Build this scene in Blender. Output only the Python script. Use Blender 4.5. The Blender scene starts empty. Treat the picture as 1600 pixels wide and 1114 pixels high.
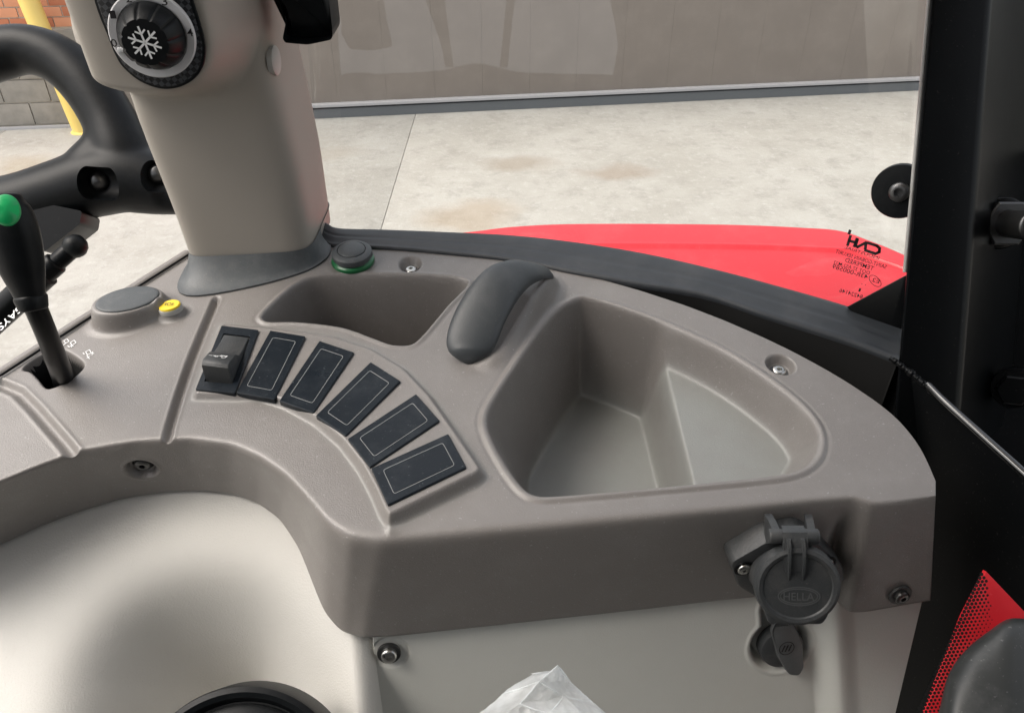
import bpy, bmesh, math, random
import numpy as np
from mathutils import Vector, Matrix
random.seed(4); np.random.seed(4)
S = bpy.context.scene
COL = S.collection
R = math.radians
# ------------------------------------------------------------------ camera
PW, PH, F = 1600.0, 1114.0, 1250.0
PITCH = R(35)
CAM = np.array([0.0, 0.0, 2.30])
RIGHT = np.array([1.0, 0, 0]); FWD = np.array([0, math.cos(PITCH), -math.sin(PITCH)]); UP = np.array([0, math.sin(PITCH), math.cos(PITCH)])
cd = bpy.data.cameras.new('camera'); cam = bpy.data.objects.new('camera', cd); COL.objects.link(cam)
cam.location = CAM; cam.rotation_euler = (math.pi / 2 - PITCH, 0, 0)
cd.sensor_width = 36; cd.lens = 36 * F / PW; cd.clip_start = 0.01; cd.clip_end = 500
S.camera = cam
# ------------------------------------------------------------------ world, sun, exposure
SUN_EL, SUN_AZ = 58, 262
w = bpy.data.worlds.new('World'); S.world = w; w.use_nodes = True
nt = w.node_tree; bgn = nt.nodes['Background']
sky = nt.nodes.new('ShaderNodeTexSky'); sky.sky_type = 'NISHITA'; sky.sun_disc = False
sky.sun_elevation = R(SUN_EL); sky.sun_rotation = R(SUN_AZ); sky.dust_density = 4; sky.air_density = 1.2; sky.ozone_density = 1.0
hs = nt.nodes.new('ShaderNodeHueSaturation'); hs.inputs['Saturation'].default_value = .38
wm_ = nt.nodes.new('ShaderNodeMix'); wm_.data_type = 'RGBA'; wm_.blend_type = 'MULTIPLY'; wm_.inputs[0].default_value = 1; wm_.inputs[7].default_value = (1.035, 1.0, .955, 1)
nt.links.new(sky.outputs[0], hs.inputs['Color']); nt.links.new(hs.outputs[0], wm_.inputs[6]); nt.links.new(wm_.outputs[2], bgn.inputs[0]); bgn.inputs[1].default_value = 0.15
sd = bpy.data.lights.new('sun', 'SUN'); so = bpy.data.objects.new('sun', sd); COL.objects.link(so)
sd.energy = 1.05; sd.angle = R(40); sd.color = (1, .95, .88)
a = R(SUN_AZ); e = R(SUN_EL)
sv = Vector((math.sin(a) * math.cos(e), math.cos(a) * math.cos(e), math.sin(e)))
so.rotation_euler = sv.to_track_quat('Z', 'Y').to_euler()
S.view_settings.view_transform = 'Standard'; S.view_settings.look = 'None'
S.view_settings.exposure = 1.05; S.view_settings.gamma = 1
S.cycles.max_bounces = 8; S.cycles.diffuse_bounces = 4; S.cycles.transparent_max_bounces = 12

# ------------------------------------------------------------------ pixel helpers (photo pixels -> points on real planes)
def ray(px, py):
    px = np.asarray(px, float); py = np.asarray(py, float)
    return FWD + np.multiply.outer((px - PW / 2) / F, RIGHT) - np.multiply.outer((py - PH / 2) / F, UP)
def at(px, py, dep):
    return CAM + ray(px, py) * np.asarray(dep, float)[..., None]
def hit(px, py, p0, n):
    d = ray(px, py); t = np.dot(np.asarray(p0) - CAM, n) / (d @ n)
    return CAM + d * np.asarray(t)[..., None]
TILT = R(7)
CU = np.array([1.0, 0, 0]); CV = np.array([0, math.cos(TILT), math.sin(TILT)]); CN = np.array([0, -math.sin(TILT), math.cos(TILT)])
CO = at(640, 620, .46)
def con(px, py, h=0.0):                 # point on the console plane, raised by h
    d = ray(px, py); h = np.asarray(h, float)
    t = (np.dot(CO - CAM, CN) + h) / (d @ CN)
    return CAM + d * np.asarray(t)[..., None]
def uv(p):
    q = np.asarray(p) - CO
    return np.stack([q @ CU, q @ CV], -1)
def cuv(pts, h=0.0):
    p = np.array(pts, float)
    return uv(con(p[:, 0], p[:, 1], h))
def norm(v):
    v = np.asarray(v, float); return v / np.linalg.norm(v)

def cat(pts, n, closed=False):          # Catmull-Rom resample, evenly in parameter
    p = np.array(pts, float); m = len(p)
    if closed: P = np.vstack([p[-1], p, p[0], p[1]]); k = m
    else: P = np.vstack([2 * p[0] - p[1], p, 2 * p[-1] - p[-2]]); k = m - 1
    t = np.linspace(0, k, n, endpoint=not closed); i = np.minimum(t.astype(int), k - 1); f = (t - i)[:, None]
    a, b, c, d = P[i], P[i + 1], P[i + 2], P[i + 3]
    return .5 * (2 * b + (c - a) * f + (2 * a - 5 * b + 4 * c - d) * f ** 2 + (3 * b - a - 3 * c + d) * f ** 3)
def roundpoly(pts, r, seg=6):           # polygon with rounded corners
    p = np.array(pts, float); out = []; n = len(p)
    for i in range(n):
        a, b, c = p[i - 1], p[i], p[(i + 1) % n]
        u = a - b; v = c - b; lu, lv = np.linalg.norm(u), np.linalg.norm(v)
        rr = min(r, lu * .45, lv * .45); A = b + u / lu * rr; B = b + v / lv * rr
        for k in range(seg + 1):
            t = k / seg; out.append((1 - t) ** 2 * A + 2 * t * (1 - t) * b + t * t * B)
    return np.array(out)

# ------------------------------------------------------------------ mesh helpers
class M_:
    def __init__(s): s.v = []; s.f = []; s.n = 0
    def add(s, v, f):
        v = np.asarray(v, float); s.v.append(v); s.f += [tuple(i + s.n for i in q) for q in f]; s.n += len(v); return s
def thing(name, loc, label, catg, group=None):
    o = bpy.data.objects.new(name, None); COL.objects.link(o); o.location = [float(x) for x in loc]; o.empty_display_size = .01
    o['label'] = label; o['category'] = catg
    if group: o['group'] = group
    return o
def rootloc(o):
    while o.parent: o = o.parent
    return np.array(o.location)
def link(name, me, mat, parent=None, loc=None):
    for m in (mat if isinstance(mat, (list, tuple)) else [mat]): me.materials.append(m)
    o = bpy.data.objects.new(name, me); COL.objects.link(o)
    if parent is not None: o.parent = parent
    return o
def build(name, m, mat, parent=None, smooth=True, sharp=40, base=None):
    v = np.vstack(m.v); org = rootloc(parent) if parent is not None else (np.array(base) if base is not None else np.zeros(3))
    me = bpy.data.meshes.new(name); me.from_pydata((v - org).tolist(), [], m.f)
    bm = bmesh.new(); bm.from_mesh(me); bmesh.ops.recalc_face_normals(bm, faces=bm.faces); bm.to_mesh(me); bm.free()
    if smooth:
        me.polygons.foreach_set('use_smooth', [True] * len(me.polygons))
        if sharp: me.set_sharp_from_angle(angle=R(sharp))
    o = link(name, me, mat, parent)
    if parent is None and base is not None: o.location = base
    return o
def grid_obj(name, P, mat, parent=None, base=None, matidx=None, flip=False, sharp=None):
    nr, nc = P.shape[:2]; org = rootloc(parent) if parent is not None else (np.array(base) if base is not None else np.zeros(3))
    i = np.arange(nr - 1)[:, None] * nc + np.arange(nc - 1)[None, :]
    q = np.stack([i, i + 1, i + nc + 1, i + nc], -1).reshape(-1, 4)
    if flip: q = q[:, ::-1]
    me = bpy.data.meshes.new(name); me.vertices.add(nr * nc); me.vertices.foreach_set('co', (P.reshape(-1, 3) - org).astype(np.float32).ravel())
    nq = len(q); me.loops.add(nq * 4); me.loops.foreach_set('vertex_index', q.astype(np.int32).ravel())
    me.polygons.add(nq); me.polygons.foreach_set('loop_start', np.arange(0, nq * 4, 4, dtype=np.int32))
    me.polygons.foreach_set('use_smooth', np.ones(nq, bool))
    if matidx is not None: me.polygons.foreach_set('material_index', matidx.astype(np.int32).ravel())
    me.update(calc_edges=True); me.validate()
    if sharp: me.set_sharp_from_angle(angle=R(sharp))
    o = link(name, me, mat, parent)
    if parent is None and base is not None: o.location = base
    return o
def frame(axis, xh=(1, 0, 0)):
    z = norm(axis); x = np.array(xh, float); x = x - z * (x @ z)
    if np.linalg.norm(x) < 1e-4: x = np.array([0, 1., 0]) - z * z[1]
    x = norm(x); return x, np.cross(z, x), z
def loft(rings, m=None, cap0=True, cap1=True, closed=True):
    m = m or M_(); k = len(rings); n = len(rings[0]); v = np.vstack(rings); f = []
    for j in range(k - 1):
        for i in range(n if closed else n - 1):
            a = j * n + i; b = j * n + (i + 1) % n; f.append((a, b, b + n, a + n))
    if cap0: f.append(tuple(range(n)))
    if cap1: f.append(tuple(range((k - 1) * n, k * n)))
    return m.add(v, f)
def lathe(c, axis, prof, seg=48, xh=(1, 0, 0), sx=1, sy=1, m=None, rf=None):
    x, y, z = frame(axis, xh); t = np.linspace(0, 2 * math.pi, seg, endpoint=False); c = np.asarray(c)
    rings = []
    for j, (r, h) in enumerate(prof):
        rr = np.full(seg, r) if rf is None else np.array([rf(a, r, h) for a in t])
        rings.append(c + z * h + np.outer(rr * np.cos(t) * sx, x) + np.outer(rr * np.sin(t) * sy, y))
    return loft(rings, m)
def tube(pts, radii, seg=24, flat=1.0, m=None, up=None, res=None, caps=True):
    p = np.array(pts, float); r = np.array(radii, float) if np.ndim(radii) else np.full(len(p), radii)
    if res: q = cat(np.column_stack([p, r]), res); p = q[:, :3]; r = q[:, 3]
    T = np.gradient(p, axis=0); T /= np.linalg.norm(T, axis=1)[:, None]
    x = np.array(up, float) if up is not None else np.cross(T[0], [0.3, .2, 1]); rings = []
    t = np.linspace(0, 2 * math.pi, seg, endpoint=False)
    for i in range(len(p)):
        x = x - T[i] * (x @ T[i]); x = norm(x); y = np.cross(T[i], x)
        rings.append(p[i] + np.outer(np.cos(t) * r[i], x) + np.outer(np.sin(t) * r[i] * flat, y))
    if caps:
        for e in (0, -1):
            c = p[e]; s = -T[0] if e == 0 else T[-1]; rr = min(r[e] * .25, .003); base = rings[e]; new = []
            for k in (1, 2, 3):
                an = k * math.pi / 6; new.append(c + (base - c) * (1 - rr / r[e] * (1 - math.cos(an))) + s * rr * math.sin(an))
            rings = new[::-1] + rings if e == 0 else rings + new
    return loft(rings, m)
def inset(poly, nrm, d):                # move a closed 3D outline inwards in its plane
    p = np.asarray(poly); n = len(p); out = []
    c = p.mean(0); x, y, z = frame(nrm); q = np.stack([(p - c) @ x, (p - c) @ y], -1)
    area = .5 * np.sum(q[:, 0] * np.roll(q[:, 1], -1) - np.roll(q[:, 0], -1) * q[:, 1]); sg = 1 if area > 0 else -1
    e = np.roll(q, -1, 0) - q; e /= (np.linalg.norm(e, axis=1)[:, None] + 1e-12); nn = np.stack([-e[:, 1], e[:, 0]], -1) * sg
    a = np.roll(nn, 1, 0); b = nn; s = a + b; s /= np.maximum(1 + np.sum(a * b, 1), .35)[:, None]
    q = q + s * d
    return c + np.outer(q[:, 0], x) + np.outer(q[:, 1], y)
def prism(poly, nrm, th, bev=.0006, m=None, back=True):
    z = norm(nrm); p = np.asarray(poly)
    rings = [p, p + z * (th - bev), inset(p, z, bev * .3) + z * (th - bev * .3), inset(p, z, bev) + z * th]
    return loft(rings, m, cap0=back)
def box(c, hx, hy, hz, ax=((1, 0, 0), (0, 1, 0), (0, 0, 1)), bev=0, m=None):
    x, y, z = [np.array(t, float) for t in ax]; c = np.asarray(c)
    base = np.array([c + sx * hx * x + sy * hy * y - hz * z for sx, sy in ((-1, -1), (1, -1), (1, 1), (-1, 1))])
    return prism(base, z, 2 * hz, min(bev, hz) or 1e-5, m)
def textmesh(s, size, extr=0.0):
    cu = bpy.data.curves.new('txt', 'FONT'); cu.body = s; cu.size = size; cu.offset = .005; cu.extrude = extr; cu.resolution_u = 3
    o = bpy.data.objects.new('txt', cu); COL.objects.link(o); bpy.context.view_layer.update()
    me = bpy.data.meshes.new_from_object(o); v = np.array([x.co[:] for x in me.vertices]); f = [tuple(p.vertices) for p in me.polygons]
    bpy.data.objects.remove(o); bpy.data.curves.remove(cu); bpy.data.meshes.remove(me)
    return v, f
def text_on(s, A, B, up, hgt, nrm, extr=0.0, m=None, lift=.0003):   # text whose baseline runs from A to B
    v, f = textmesh(s, 1.0, 0); A = np.asarray(A); B = np.asarray(B); L = np.linalg.norm(B - A); x = norm(B - A)
    y = np.asarray(up, float); y = norm(y - x * (y @ x)); w_ = v[:, 0].max() - v[:, 0].min()
    P = A + np.outer((v[:, 0] - v[:, 0].min()) / w_ * L, x) + np.outer(v[:, 1] / .7 * hgt, y) + norm(nrm) * (lift + extr)
    m = m or M_(); m.add(P, f); return m
def stroke(pts, wd, nrm, m, lift=.0003):  # flat line strokes
    n = norm(nrm); pts = [np.asarray(p) + n * lift for p in pts]
    for a, b in zip(pts, pts[1:]):
        t = norm(b - a); s = np.cross(n, t) * wd / 2; a = a - t * wd * .3; b = b + t * wd * .3
        m.add([a - s, b - s, b + s, a + s], [(0, 1, 2, 3)])
        n_ = n; 
    return m
def evaluated(o):
    bpy.context.view_layer.update(); dg = bpy.context.evaluated_depsgraph_get()
    me = bpy.data.meshes.new_from_object(o.evaluated_get(dg)); o.modifiers.clear(); o.data = me; return o
def fuse(o, voxel, smooth=6):
    md = o.modifiers.new('r', 'REMESH'); md.mode = 'VOXEL'; md.voxel_size = voxel; md.use_smooth_shade = True
    s = o.modifiers.new('s', 'SMOOTH'); s.iterations = smooth; s.factor = .6
    return evaluated(o)

# ------------------------------------------------------------------ materials
def srgb(r, g, b): return tuple((c / 255 / 12.92) if c / 255 < .04045 else ((c / 255 + .055) / 1.055) ** 2.4 for c in (r, g, b)) + (1,)
def mat(name, col, rough=.5, metal=0, bump=0, bscale=900, var=0, vscale=20, var_col=None, spec=.5, coat=0, rvar=0, dust=0, dust_col=(.5, .48, .44, 1), dscale=60, speck=0):
    m = bpy.data.materials.new(name); m.use_nodes = True; t = m.node_tree; N = t.nodes; L = t.links; b = N['Principled BSDF']
    b.inputs['Base Color'].default_value = col; b.inputs['Roughness'].default_value = rough; b.inputs['Metallic'].default_value = metal
    b.inputs['Specular IOR Level'].default_value = spec; b.inputs['Coat Weight'].default_value = coat
    tc = N.new('ShaderNodeTexCoord'); src = tc.outputs['Object']; cur = None
    def noise(sc, det=4, ro=.6):
        n = N.new('ShaderNodeTexNoise'); n.inputs['Scale'].default_value = sc; n.inputs['Detail'].default_value = det; n.inputs['Roughness'].default_value = ro; L.new(src, n.inputs['Vector']); return n
    def ramp(n, lo, hi):
        r = N.new('ShaderNodeMapRange'); r.inputs[1].default_value = lo; r.inputs[2].default_value = hi; L.new(n.outputs['Fac'], r.inputs[0]); return r
    def mixc(fac, A, B):
        x = N.new('ShaderNodeMix'); x.data_type = 'RGBA'; L.new(fac, x.inputs[0])
        if hasattr(A, 'links'): L.new(A, x.inputs[6])
        else: x.inputs[6].default_value = A
        x.inputs[7].default_value = B; return x.outputs[2]
    cc = col
    if var:
        r = ramp(noise(vscale), .3, .7); r.inputs[4].default_value = var; cc = mixc(r.outputs[0], cc, var_col or tuple(c * 1.35 for c in col[:3]) + (1,))
    if dust:
        r = ramp(noise(dscale, 8, .72), .48, .75); r.inputs[4].default_value = dust; cc = mixc(r.outputs[0], cc, dust_col)
    if speck:
        r = ramp(noise(650, 2, .5), .67, .76); r.inputs[4].default_value = speck; cc = mixc(r.outputs[0], cc, dust_col)
    if hasattr(cc, 'links'): L.new(cc, b.inputs['Base Color'])
    if rvar:
        r = ramp(noise(vscale * 2.3, 6), .3, .7); r.inputs[3].default_value = rough - rvar; r.inputs[4].default_value = rough + rvar; L.new(r.outputs[0], b.inputs['Roughness'])
    if bump:
        n = noise(bscale, 3, .6); bp = N.new('ShaderNodeBump'); bp.inputs['Strength'].default_value = bump; bp.inputs['Distance'].default_value = .0004
        L.new(n.outputs['Fac'], bp.inputs['Height']); L.new(bp.outputs[0], b.inputs['Normal'])
    return m
K = {}
K['console'] = mat('console_plastic', (.190, .176, .166, 1), .38, spec=.7, bump=.5, bscale=1300, var=.15, vscale=9, rvar=.06, dust=.20, dust_col=(.32, .315, .30, 1), dscale=34, speck=.9)
K['cushion'] = mat('cream_trim', (.55, .54, .51, 1), .5, bump=.6, bscale=900, var=.12, vscale=7, rvar=.05)
K['panel'] = mat('grey_cream_panel', (.56, .565, .53, 1), .55, bump=.4, bscale=1200, var=.15, vscale=12, dust=.15, dust_col=(.5, .49, .45, 1), dscale=40)
K['pillar'] = mat('taupe_pillar', (.335, .308, .272, 1), .5, spec=.25, bump=.12, bscale=1400, var=.12, vscale=6)
K['rubber'] = mat('grey_rubber', (.075, .083, .088, 1), .5, bump=.4, bscale=800, dust=.3, dust_col=(.2, .2, .2, 1), dscale=90, speck=.4)
K['blank'] = mat('blank_switch_plastic', (.008, .012, .017, 1), .34, bump=.2, bscale=1200, dust=.22, dust_col=(.08, .09, .10, 1), dscale=70, speck=.7, rvar=.07, spec=.25)
K['black'] = mat('black_plastic', (.004, .005, .006, 1), .42, spec=.2, bump=.2, bscale=1200, dust=.12, dust_col=(.06, .06, .06, 1), dscale=50)
K['socket'] = mat('dark_grey_plastic', (.036, .039, .041, 1), .45, bump=.5, bscale=900, dust=.45, dust_col=(.11, .105, .10, 1), dscale=70, speck=.4)
K['gloss'] = mat('black_paint', (.0025, .003, .0035, 1), .3, spec=.16, var=.3, vscale=10, bump=.25, bscale=60, speck=.04)
K['seal'] = mat('black_painted_rail', (.026, .030, .035, 1), .40, spec=.5, bump=.15, bscale=50, dust=.4, dust_col=(.09, .09, .09, 1), dscale=18)
K['matte'] = mat('matte_black_paint', (.0025, .003, .0035, 1), .5, spec=.08, speck=.05)
K['hole'] = mat('unlit_black', (.004, .004, .004, 1), .8)
K['steel'] = mat('zinc_steel', (.55, .55, .53, 1), .28, metal=1, bump=.2, bscale=700, rvar=.08)
K['dsteel'] = mat('blackened_steel', (.12, .12, .12, 1), .32, metal=.9, bump=.3, bscale=900)
K['white'] = mat('white_print', (.75, .76, .76, 1), .5)
K['print'] = mat('black_print', (.01, .008, .01, 1), .5)
K['line'] = mat('pale_outline', (.28, .29, .29, 1), .5)
K['silver'] = mat('silver_ring', (.62, .62, .63, 1), .35, metal=.05)
K['green'] = mat('green_button', (.01, .36, .11, 1), .3)
K['greenring'] = mat('green_ring', (.015, .14, .05, 1), .3)
K['yellow'] = mat('yellow_button', (.85, .62, .03, 1), .4)
K['greyplas'] = mat('pale_grey_plastic', (.4, .4, .38, 1), .45)
K['red'] = mat('red_paint', (.66, .014, .024, 1), .4, coat=.25, var=.15, vscale=6, dust=.12, dust_col=(.68, .25, .24, 1), dscale=14, speck=.3)
K['carbon'] = mat('carbon_pattern', (.035, .037, .04, 1), .25, coat=.3)
cn_ = K['carbon'].node_tree; ck = cn_.nodes.new('ShaderNodeTexChecker'); ck.inputs['Scale'].default_value = 420; ck.inputs[1].default_value = (.018, .019, .021, 1); ck.inputs[2].default_value = (.055, .058, .064, 1)
tk = cn_.nodes.new('ShaderNodeTexCoord'); mpk = cn_.nodes.new('ShaderNodeMapping'); mpk.inputs['Rotation'].default_value = (0, .6, 0); cn_.links.new(tk.outputs['Object'], mpk.inputs[0]); cn_.links.new(mpk.outputs[0], ck.inputs[0]); cn_.links.new(ck.outputs[0], cn_.nodes['Principled BSDF'].inputs['Base Color'])
K['ypaint'] = mat('yellow_paint', (.82, .60, .16, 1), .5, var=.4, vscale=4, var_col=(.82, .65, .25, 1))
K['brick'] = mat('orange_brick', (.45, .17, .09, 1), .85, var=.6, vscale=5, var_col=(.33, .11, .06, 1))
K['brick2'] = mat('pale_orange_brick', (.52, .24, .14, 1), .85, var=.6, vscale=5)
K['mortar'] = mat('mortar', (.5, .46, .4, 1), .9)
K['block'] = mat('grey_block', (.30, .28, .25, 1), .9, var=.8, vscale=9, var_col=(.2, .19, .17, 1))
K['clad'] = mat('brown_cladding', (.19, .165, .146, 1), .4, var=.35, vscale=2.5, dust=.12, dust_col=(.3, .28, .25, 1), dscale=5)
K['strip'] = mat('pale_metal_strip', (.36, .36, .37, 1), .4)
K['dstrip'] = mat('dark_grey_strip', (.13, .14, .15, 1), .5)

# ================================================================== OUTSIDE
def ground(px, py): return hit(px, py, (0, 0, 0), np.array([0, 0, 1.0]))
def concrete():
    m = bpy.data.materials.new('pale_concrete'); m.use_nodes = True; t = m.node_tree; N = t.nodes; L = t.links; b = N['Principled BSDF']
    b.inputs['Roughness'].default_value = .85
    g = N.new('ShaderNodeNewGeometry'); src = g.outputs['Position']
    def noise(sc, det, ro=.6):
        n = N.new('ShaderNodeTexNoise'); n.inputs['Scale'].default_value = sc; n.inputs['Detail'].default_value = det; n.inputs['Roughness'].default_value = ro; L.new(src, n.inputs['Vector']); return n.outputs['Fac']
    def rng(x, a, b_, c, d):
        r = N.new('ShaderNodeMapRange'); L.new(x, r.inputs[0]); [setattr(r.inputs[i + 1], 'default_value', q) for i, q in enumerate((a, b_, c, d))]; return r.outputs[0]
    def mixc(f, A, B):
        x = N.new('ShaderNodeMix'); x.data_type = 'RGBA'; L.new(f, x.inputs[0])
        for k, q in ((6, A), (7, B)):
            if hasattr(q, 'links'): L.new(q, x.inputs[k])
            else: x.inputs[k].default_value = q
        return x.outputs[2]
    c = mixc(rng(noise(1.3, 10, .72), .38, .62, 0, 1), (.325, .312, .282, 1), (.385, .374, .345, 1))
    c = mixc(rng(noise(5, 14, .8), .50, .64, 0, .7), c, (.255, .245, .222, 1))
    c = mixc(rng(noise(14, 10, .8), .52, .66, 0, .8), c, (.43, .42, .395, 1))
    wn = N.new('ShaderNodeTexNoise'); wn.inputs['Scale'].default_value = 2.2; wn.inputs['Detail'].default_value = 6; L.new(src, wn.inputs['Vector'])
    off = N.new('ShaderNodeVectorMath'); off.operation = 'MULTIPLY_ADD'; L.new(wn.outputs['Color'], off.inputs[0]); off.inputs[1].default_value = (.5, .5, 0); L.new(src, off.inputs[2])
    for (px, py, rx, ry, s, col) in ((812, 257, .28, .16, .75, (.25, .21, .165, 1)), (962, 270, .30, .14, .75, (.25, .20, .155, 1)), (735, 335, .33, .24, .6, (.30, .23, .155, 1)), (30, 262, .25, .3, .5, (.3, .24, .15, 1)), (520, 240, .22, .15, .35, (.3, .26, .2, 1))):
        p = ground(px, py) + np.array([.25, .25, 0])
        d = N.new('ShaderNodeVectorMath'); d.operation = 'SUBTRACT'; L.new(off.outputs[0], d.inputs[0]); d.inputs[1].default_value = p
        sc = N.new('ShaderNodeVectorMath'); sc.operation = 'MULTIPLY'; L.new(d.outputs[0], sc.inputs[0]); sc.inputs[1].default_value = (1 / rx, 1 / ry, 0)
        ln = N.new('ShaderNodeVectorMath'); ln.operation = 'LENGTH'; L.new(sc.outputs[0], ln.inputs[0])
        c = mixc(rng(ln.outputs['Value'], 1.3, .5, 0, s * .8), c, col)
    L.new(c, b.inputs['Base Color'])
    bp = N.new('ShaderNodeBump'); bp.inputs['Strength'].default_value = .5; bp.inputs['Distance'].default_value = .01; L.new(noise(30, 6, .7), bp.inputs['Height']); L.new(bp.outputs[0], b.inputs['Normal'])
    return m
CONC = concrete()
yard = build('concrete_yard', M_().add([(-60, -60, -.0065), (60, -60, -.0065), (60, 60, -.0065), (-60, 60, -.0065)], [(0, 1, 2, 3)]), CONC, smooth=False); yard['kind'] = 'structure'
jx = ground(622, 270)[0]; xs = [jx - 20, jx - 3.4, jx, jx + 7.5, jx + 20]; ys = [-14, .3, 26]
for i in range(4):
    for j in range(2):
        g = .0022; o = build('slab', prism(np.array([(xs[i] + g, ys[j] + g, -.009), (xs[i + 1] - g, ys[j] + g, -.009), (xs[i + 1] - g, ys[j + 1] - g, -.009), (xs[i] + g, ys[j + 1] - g, -.009)]), (0, 0, 1), .009, .002), CONC, yard)
# --- brown clad building
A = ground(470, 184); B = ground(1437, 139); L_ = norm(B - A); Nw = np.cross(L_, (0, 0, 1)); Nw = Nw if Nw[1] < 0 else -Nw
root = thing('clad_building', A, 'brown metal clad building with thin vertical panel seams and grey base strip', 'building')
Z = np.array([0, 0, 1.0])
x0, x1 = -.5, 12.0; pw = .42; k = 0
build('wall', box(A + L_ * (x0 + x1) / 2 - Nw * .12 + Z * 1.3, (x1 - x0) / 2, .1, 1.3, (L_, -Nw, Z)), K['clad'], root)
mesh0 = None
for i in range(int((x1 - x0) / pw)):
    c = A + L_ * (x0 + (i + .5) * pw) + Z * 1.37
    build('panel', box(c, pw / 2 - .0004, .018, 1.25, (L_, -Nw, Z), .003), K['clad'], root)
build('base_strip', box(A + L_ * (x0 + x1) / 2 + Nw * .012 + Z * .04, (x1 - x0) / 2, .04, .04, (L_, -Nw, Z), .004), K['dstrip'], root)
build('drip_flashing', box(A + L_ * (x0 + x1) / 2 + Nw * .025 + Z * .112, (x1 - x0) / 2, .05, .012, (L_, -Nw, Z), .004), K['strip'], root)
# --- brick building, left
A = ground(22, 201); B = ground(122, 197); L_ = norm(B - A); L_ = L_ * np.sign(L_[0]); Nw = np.cross(L_, Z); Nw = Nw if Nw[1] < 0 else -Nw
root = thing('brick_building', A, 'orange brick wall on a plinth of grey concrete blocks behind the yellow bollard', 'building')
build('wall', box(A + L_ * .6 - Nw * .134 + Z * 1.6, 2.4, .12, 1.6, (L_, -Nw, Z)), K['mortar'], root)
bh = .19; bwid = .37
for r in range(4):
    for i in range(-3, 7):
        c = A + L_ * (i * bwid + (r % 2) * bwid / 2) + Z * (.02 + (r + .5) * bh) - Nw * .03
        build('block', box(c, bwid / 2 - .006, .03 + random.uniform(0, .006), bh / 2 - .006, (L_, -Nw, Z), .008), K['block'], root)
brh = .078; brw = .165
mb = []
for r in range(22):
    for i in range(-6, 13):
        if abs(i * brw) > 2.3: continue
        c = A + L_ * (i * brw + (r % 2) * brw / 2) + Z * (.79 + (r + .5) * brh) - Nw * (.032 + random.uniform(0, .004))
        if not mb:
            for kk in ('brick', 'brick2'):
                o = build('brick', box(c, brw / 2 - .005, .028, brh / 2 - .005, (L_, -Nw, Z), .004), K[kk], root); mb.append((o, c))
            COL.objects.unlink(mb[1][0]); continue
        s = mb[random.random() < .4]
        o = s[0].copy(); COL.objects.link(o); o.parent = root; o.location = c - s[1]
build('ground_rail', box(ground(20, 203) + L_ * .6 + Z * .012, 1.1, .012, .012, (L_, -Nw, Z), .003), K['strip'], root)
# --- bollard
b0 = ground(130, 206)
root = thing('bollard', b0, 'yellow painted steel bollard standing in front of the brick wall', 'bollard')
build('post', lathe(b0, (-.1, 0, 1), [(.075, 0), (.075, 1.15), (.07, 1.19), (.045, 1.225), (.01, 1.235)], 40), K['ypaint'], root)
build('base_collar', lathe(b0, (0, 0, 1), [(.095, .0), (.095, .006), (.077, .016)], 40), K['ypaint'], root)
# --- red mudguard outside the window
ztop = CO[2] - .17
def fen(px, py, dz=0): return hit(px, py, (0, 0, ztop + dz), Z)
e = cat([(600, 392), (700, 368), (750, 361), (800, 355), (870, 351), (960, 350), (1060, 350.5), (1160, 352), (1250, 356), (1312, 361), (1360, 377), (1400, 393), (1440, 412)], 160)
far = hit(e[:, 0], e[:, 1], (0, 0, ztop), Z)
rows = []
rows.append(far + np.array([0, .012, -.09])); rows.append(far + np.array([0, .010, -.02])); rows.append(far + np.array([0, .004, -.006])); rows.append(far)
for k in range(1, 121):
    t = k / 120; q = far * 1.0; q[:, 1] = far[:, 1] * (1 - t) + .60 * t
    ridge = .0025 / (1 + math.exp(-max(-60, min(60, (t - .17) * 400)))) - .0006 * math.exp(-((t - .16) / .006) ** 2)
    rows.append(q + Z * (-.03 * t * t - ridge))
P = np.array(rows)
root = thing('mudguard', P.reshape(-1, 3).mean(0), 'glossy red tractor mudguard just outside the window glass', 'mudguard')
grid_obj('fender_panel', P, K['red'], root, flip=True)
q = P[3:9].mean(0)

# ================================================================== CONSOLE
def curve(pts, xs, sig=10):
    p = np.array(pts, float); d = np.arange(p[0, 0], p[-1, 0] + 1); y = np.interp(d, p[:, 0], p[:, 1])
    k = np.exp(-.5 * (np.arange(-3 * sig, 3 * sig + 1) / sig) ** 2); k /= k.sum(); n = 3 * sig
    ypad = np.concatenate([y[0] + (y[1] - y[0]) * np.arange(-n, 0), y, y[-1] + (y[-1] - y[-2]) * np.arange(1, n + 1)])
    return np.interp(xs, d, np.convolve(ypad, k, 'valid'))
BACK = [(-220, 733), (0, 590), (150, 494), (300, 398), (350, 374), (420, 366), (480, 374), (540, 384), (620, 388), (700, 395), (780, 405), (860, 419), (940, 437), (1000, 454), (1070, 477), (1130, 500), (1190, 526), (1240, 550), (1290, 577), (1330, 601), (1370, 628), (1400, 652), (1425, 680), (1445, 710), (1462, 752)]
FRONT = [(-220, 850), (-100, 795), (0, 753), (64, 727), (128, 704), (213, 690), (298, 686), (362, 695), (404, 713), (447, 743), (481, 780), (511, 817), (545, 839), (596, 846), (640, 842), (900, 820), (1120, 800), (1278, 783), (1330, 779), (1345, 781), (1361, 789), (1400, 785), (1462, 775)]
BOT = [(-220, 960), (-100, 900), (0, 851), (64, 821), (128, 797), (191, 778), (255, 768), (306, 766), (362, 771), (404, 786), (438, 811), (468, 857), (489, 912), (506, 955), (532, 985), (566, 996), (620, 993), (1000, 952), (1120, 938), (1190, 931), (1262, 926), (1292, 930), (1312, 948), (1329, 957), (1357, 955), (1428, 942), (1454, 938)]
NC = 1060; NT = 270; NF = 70
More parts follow.
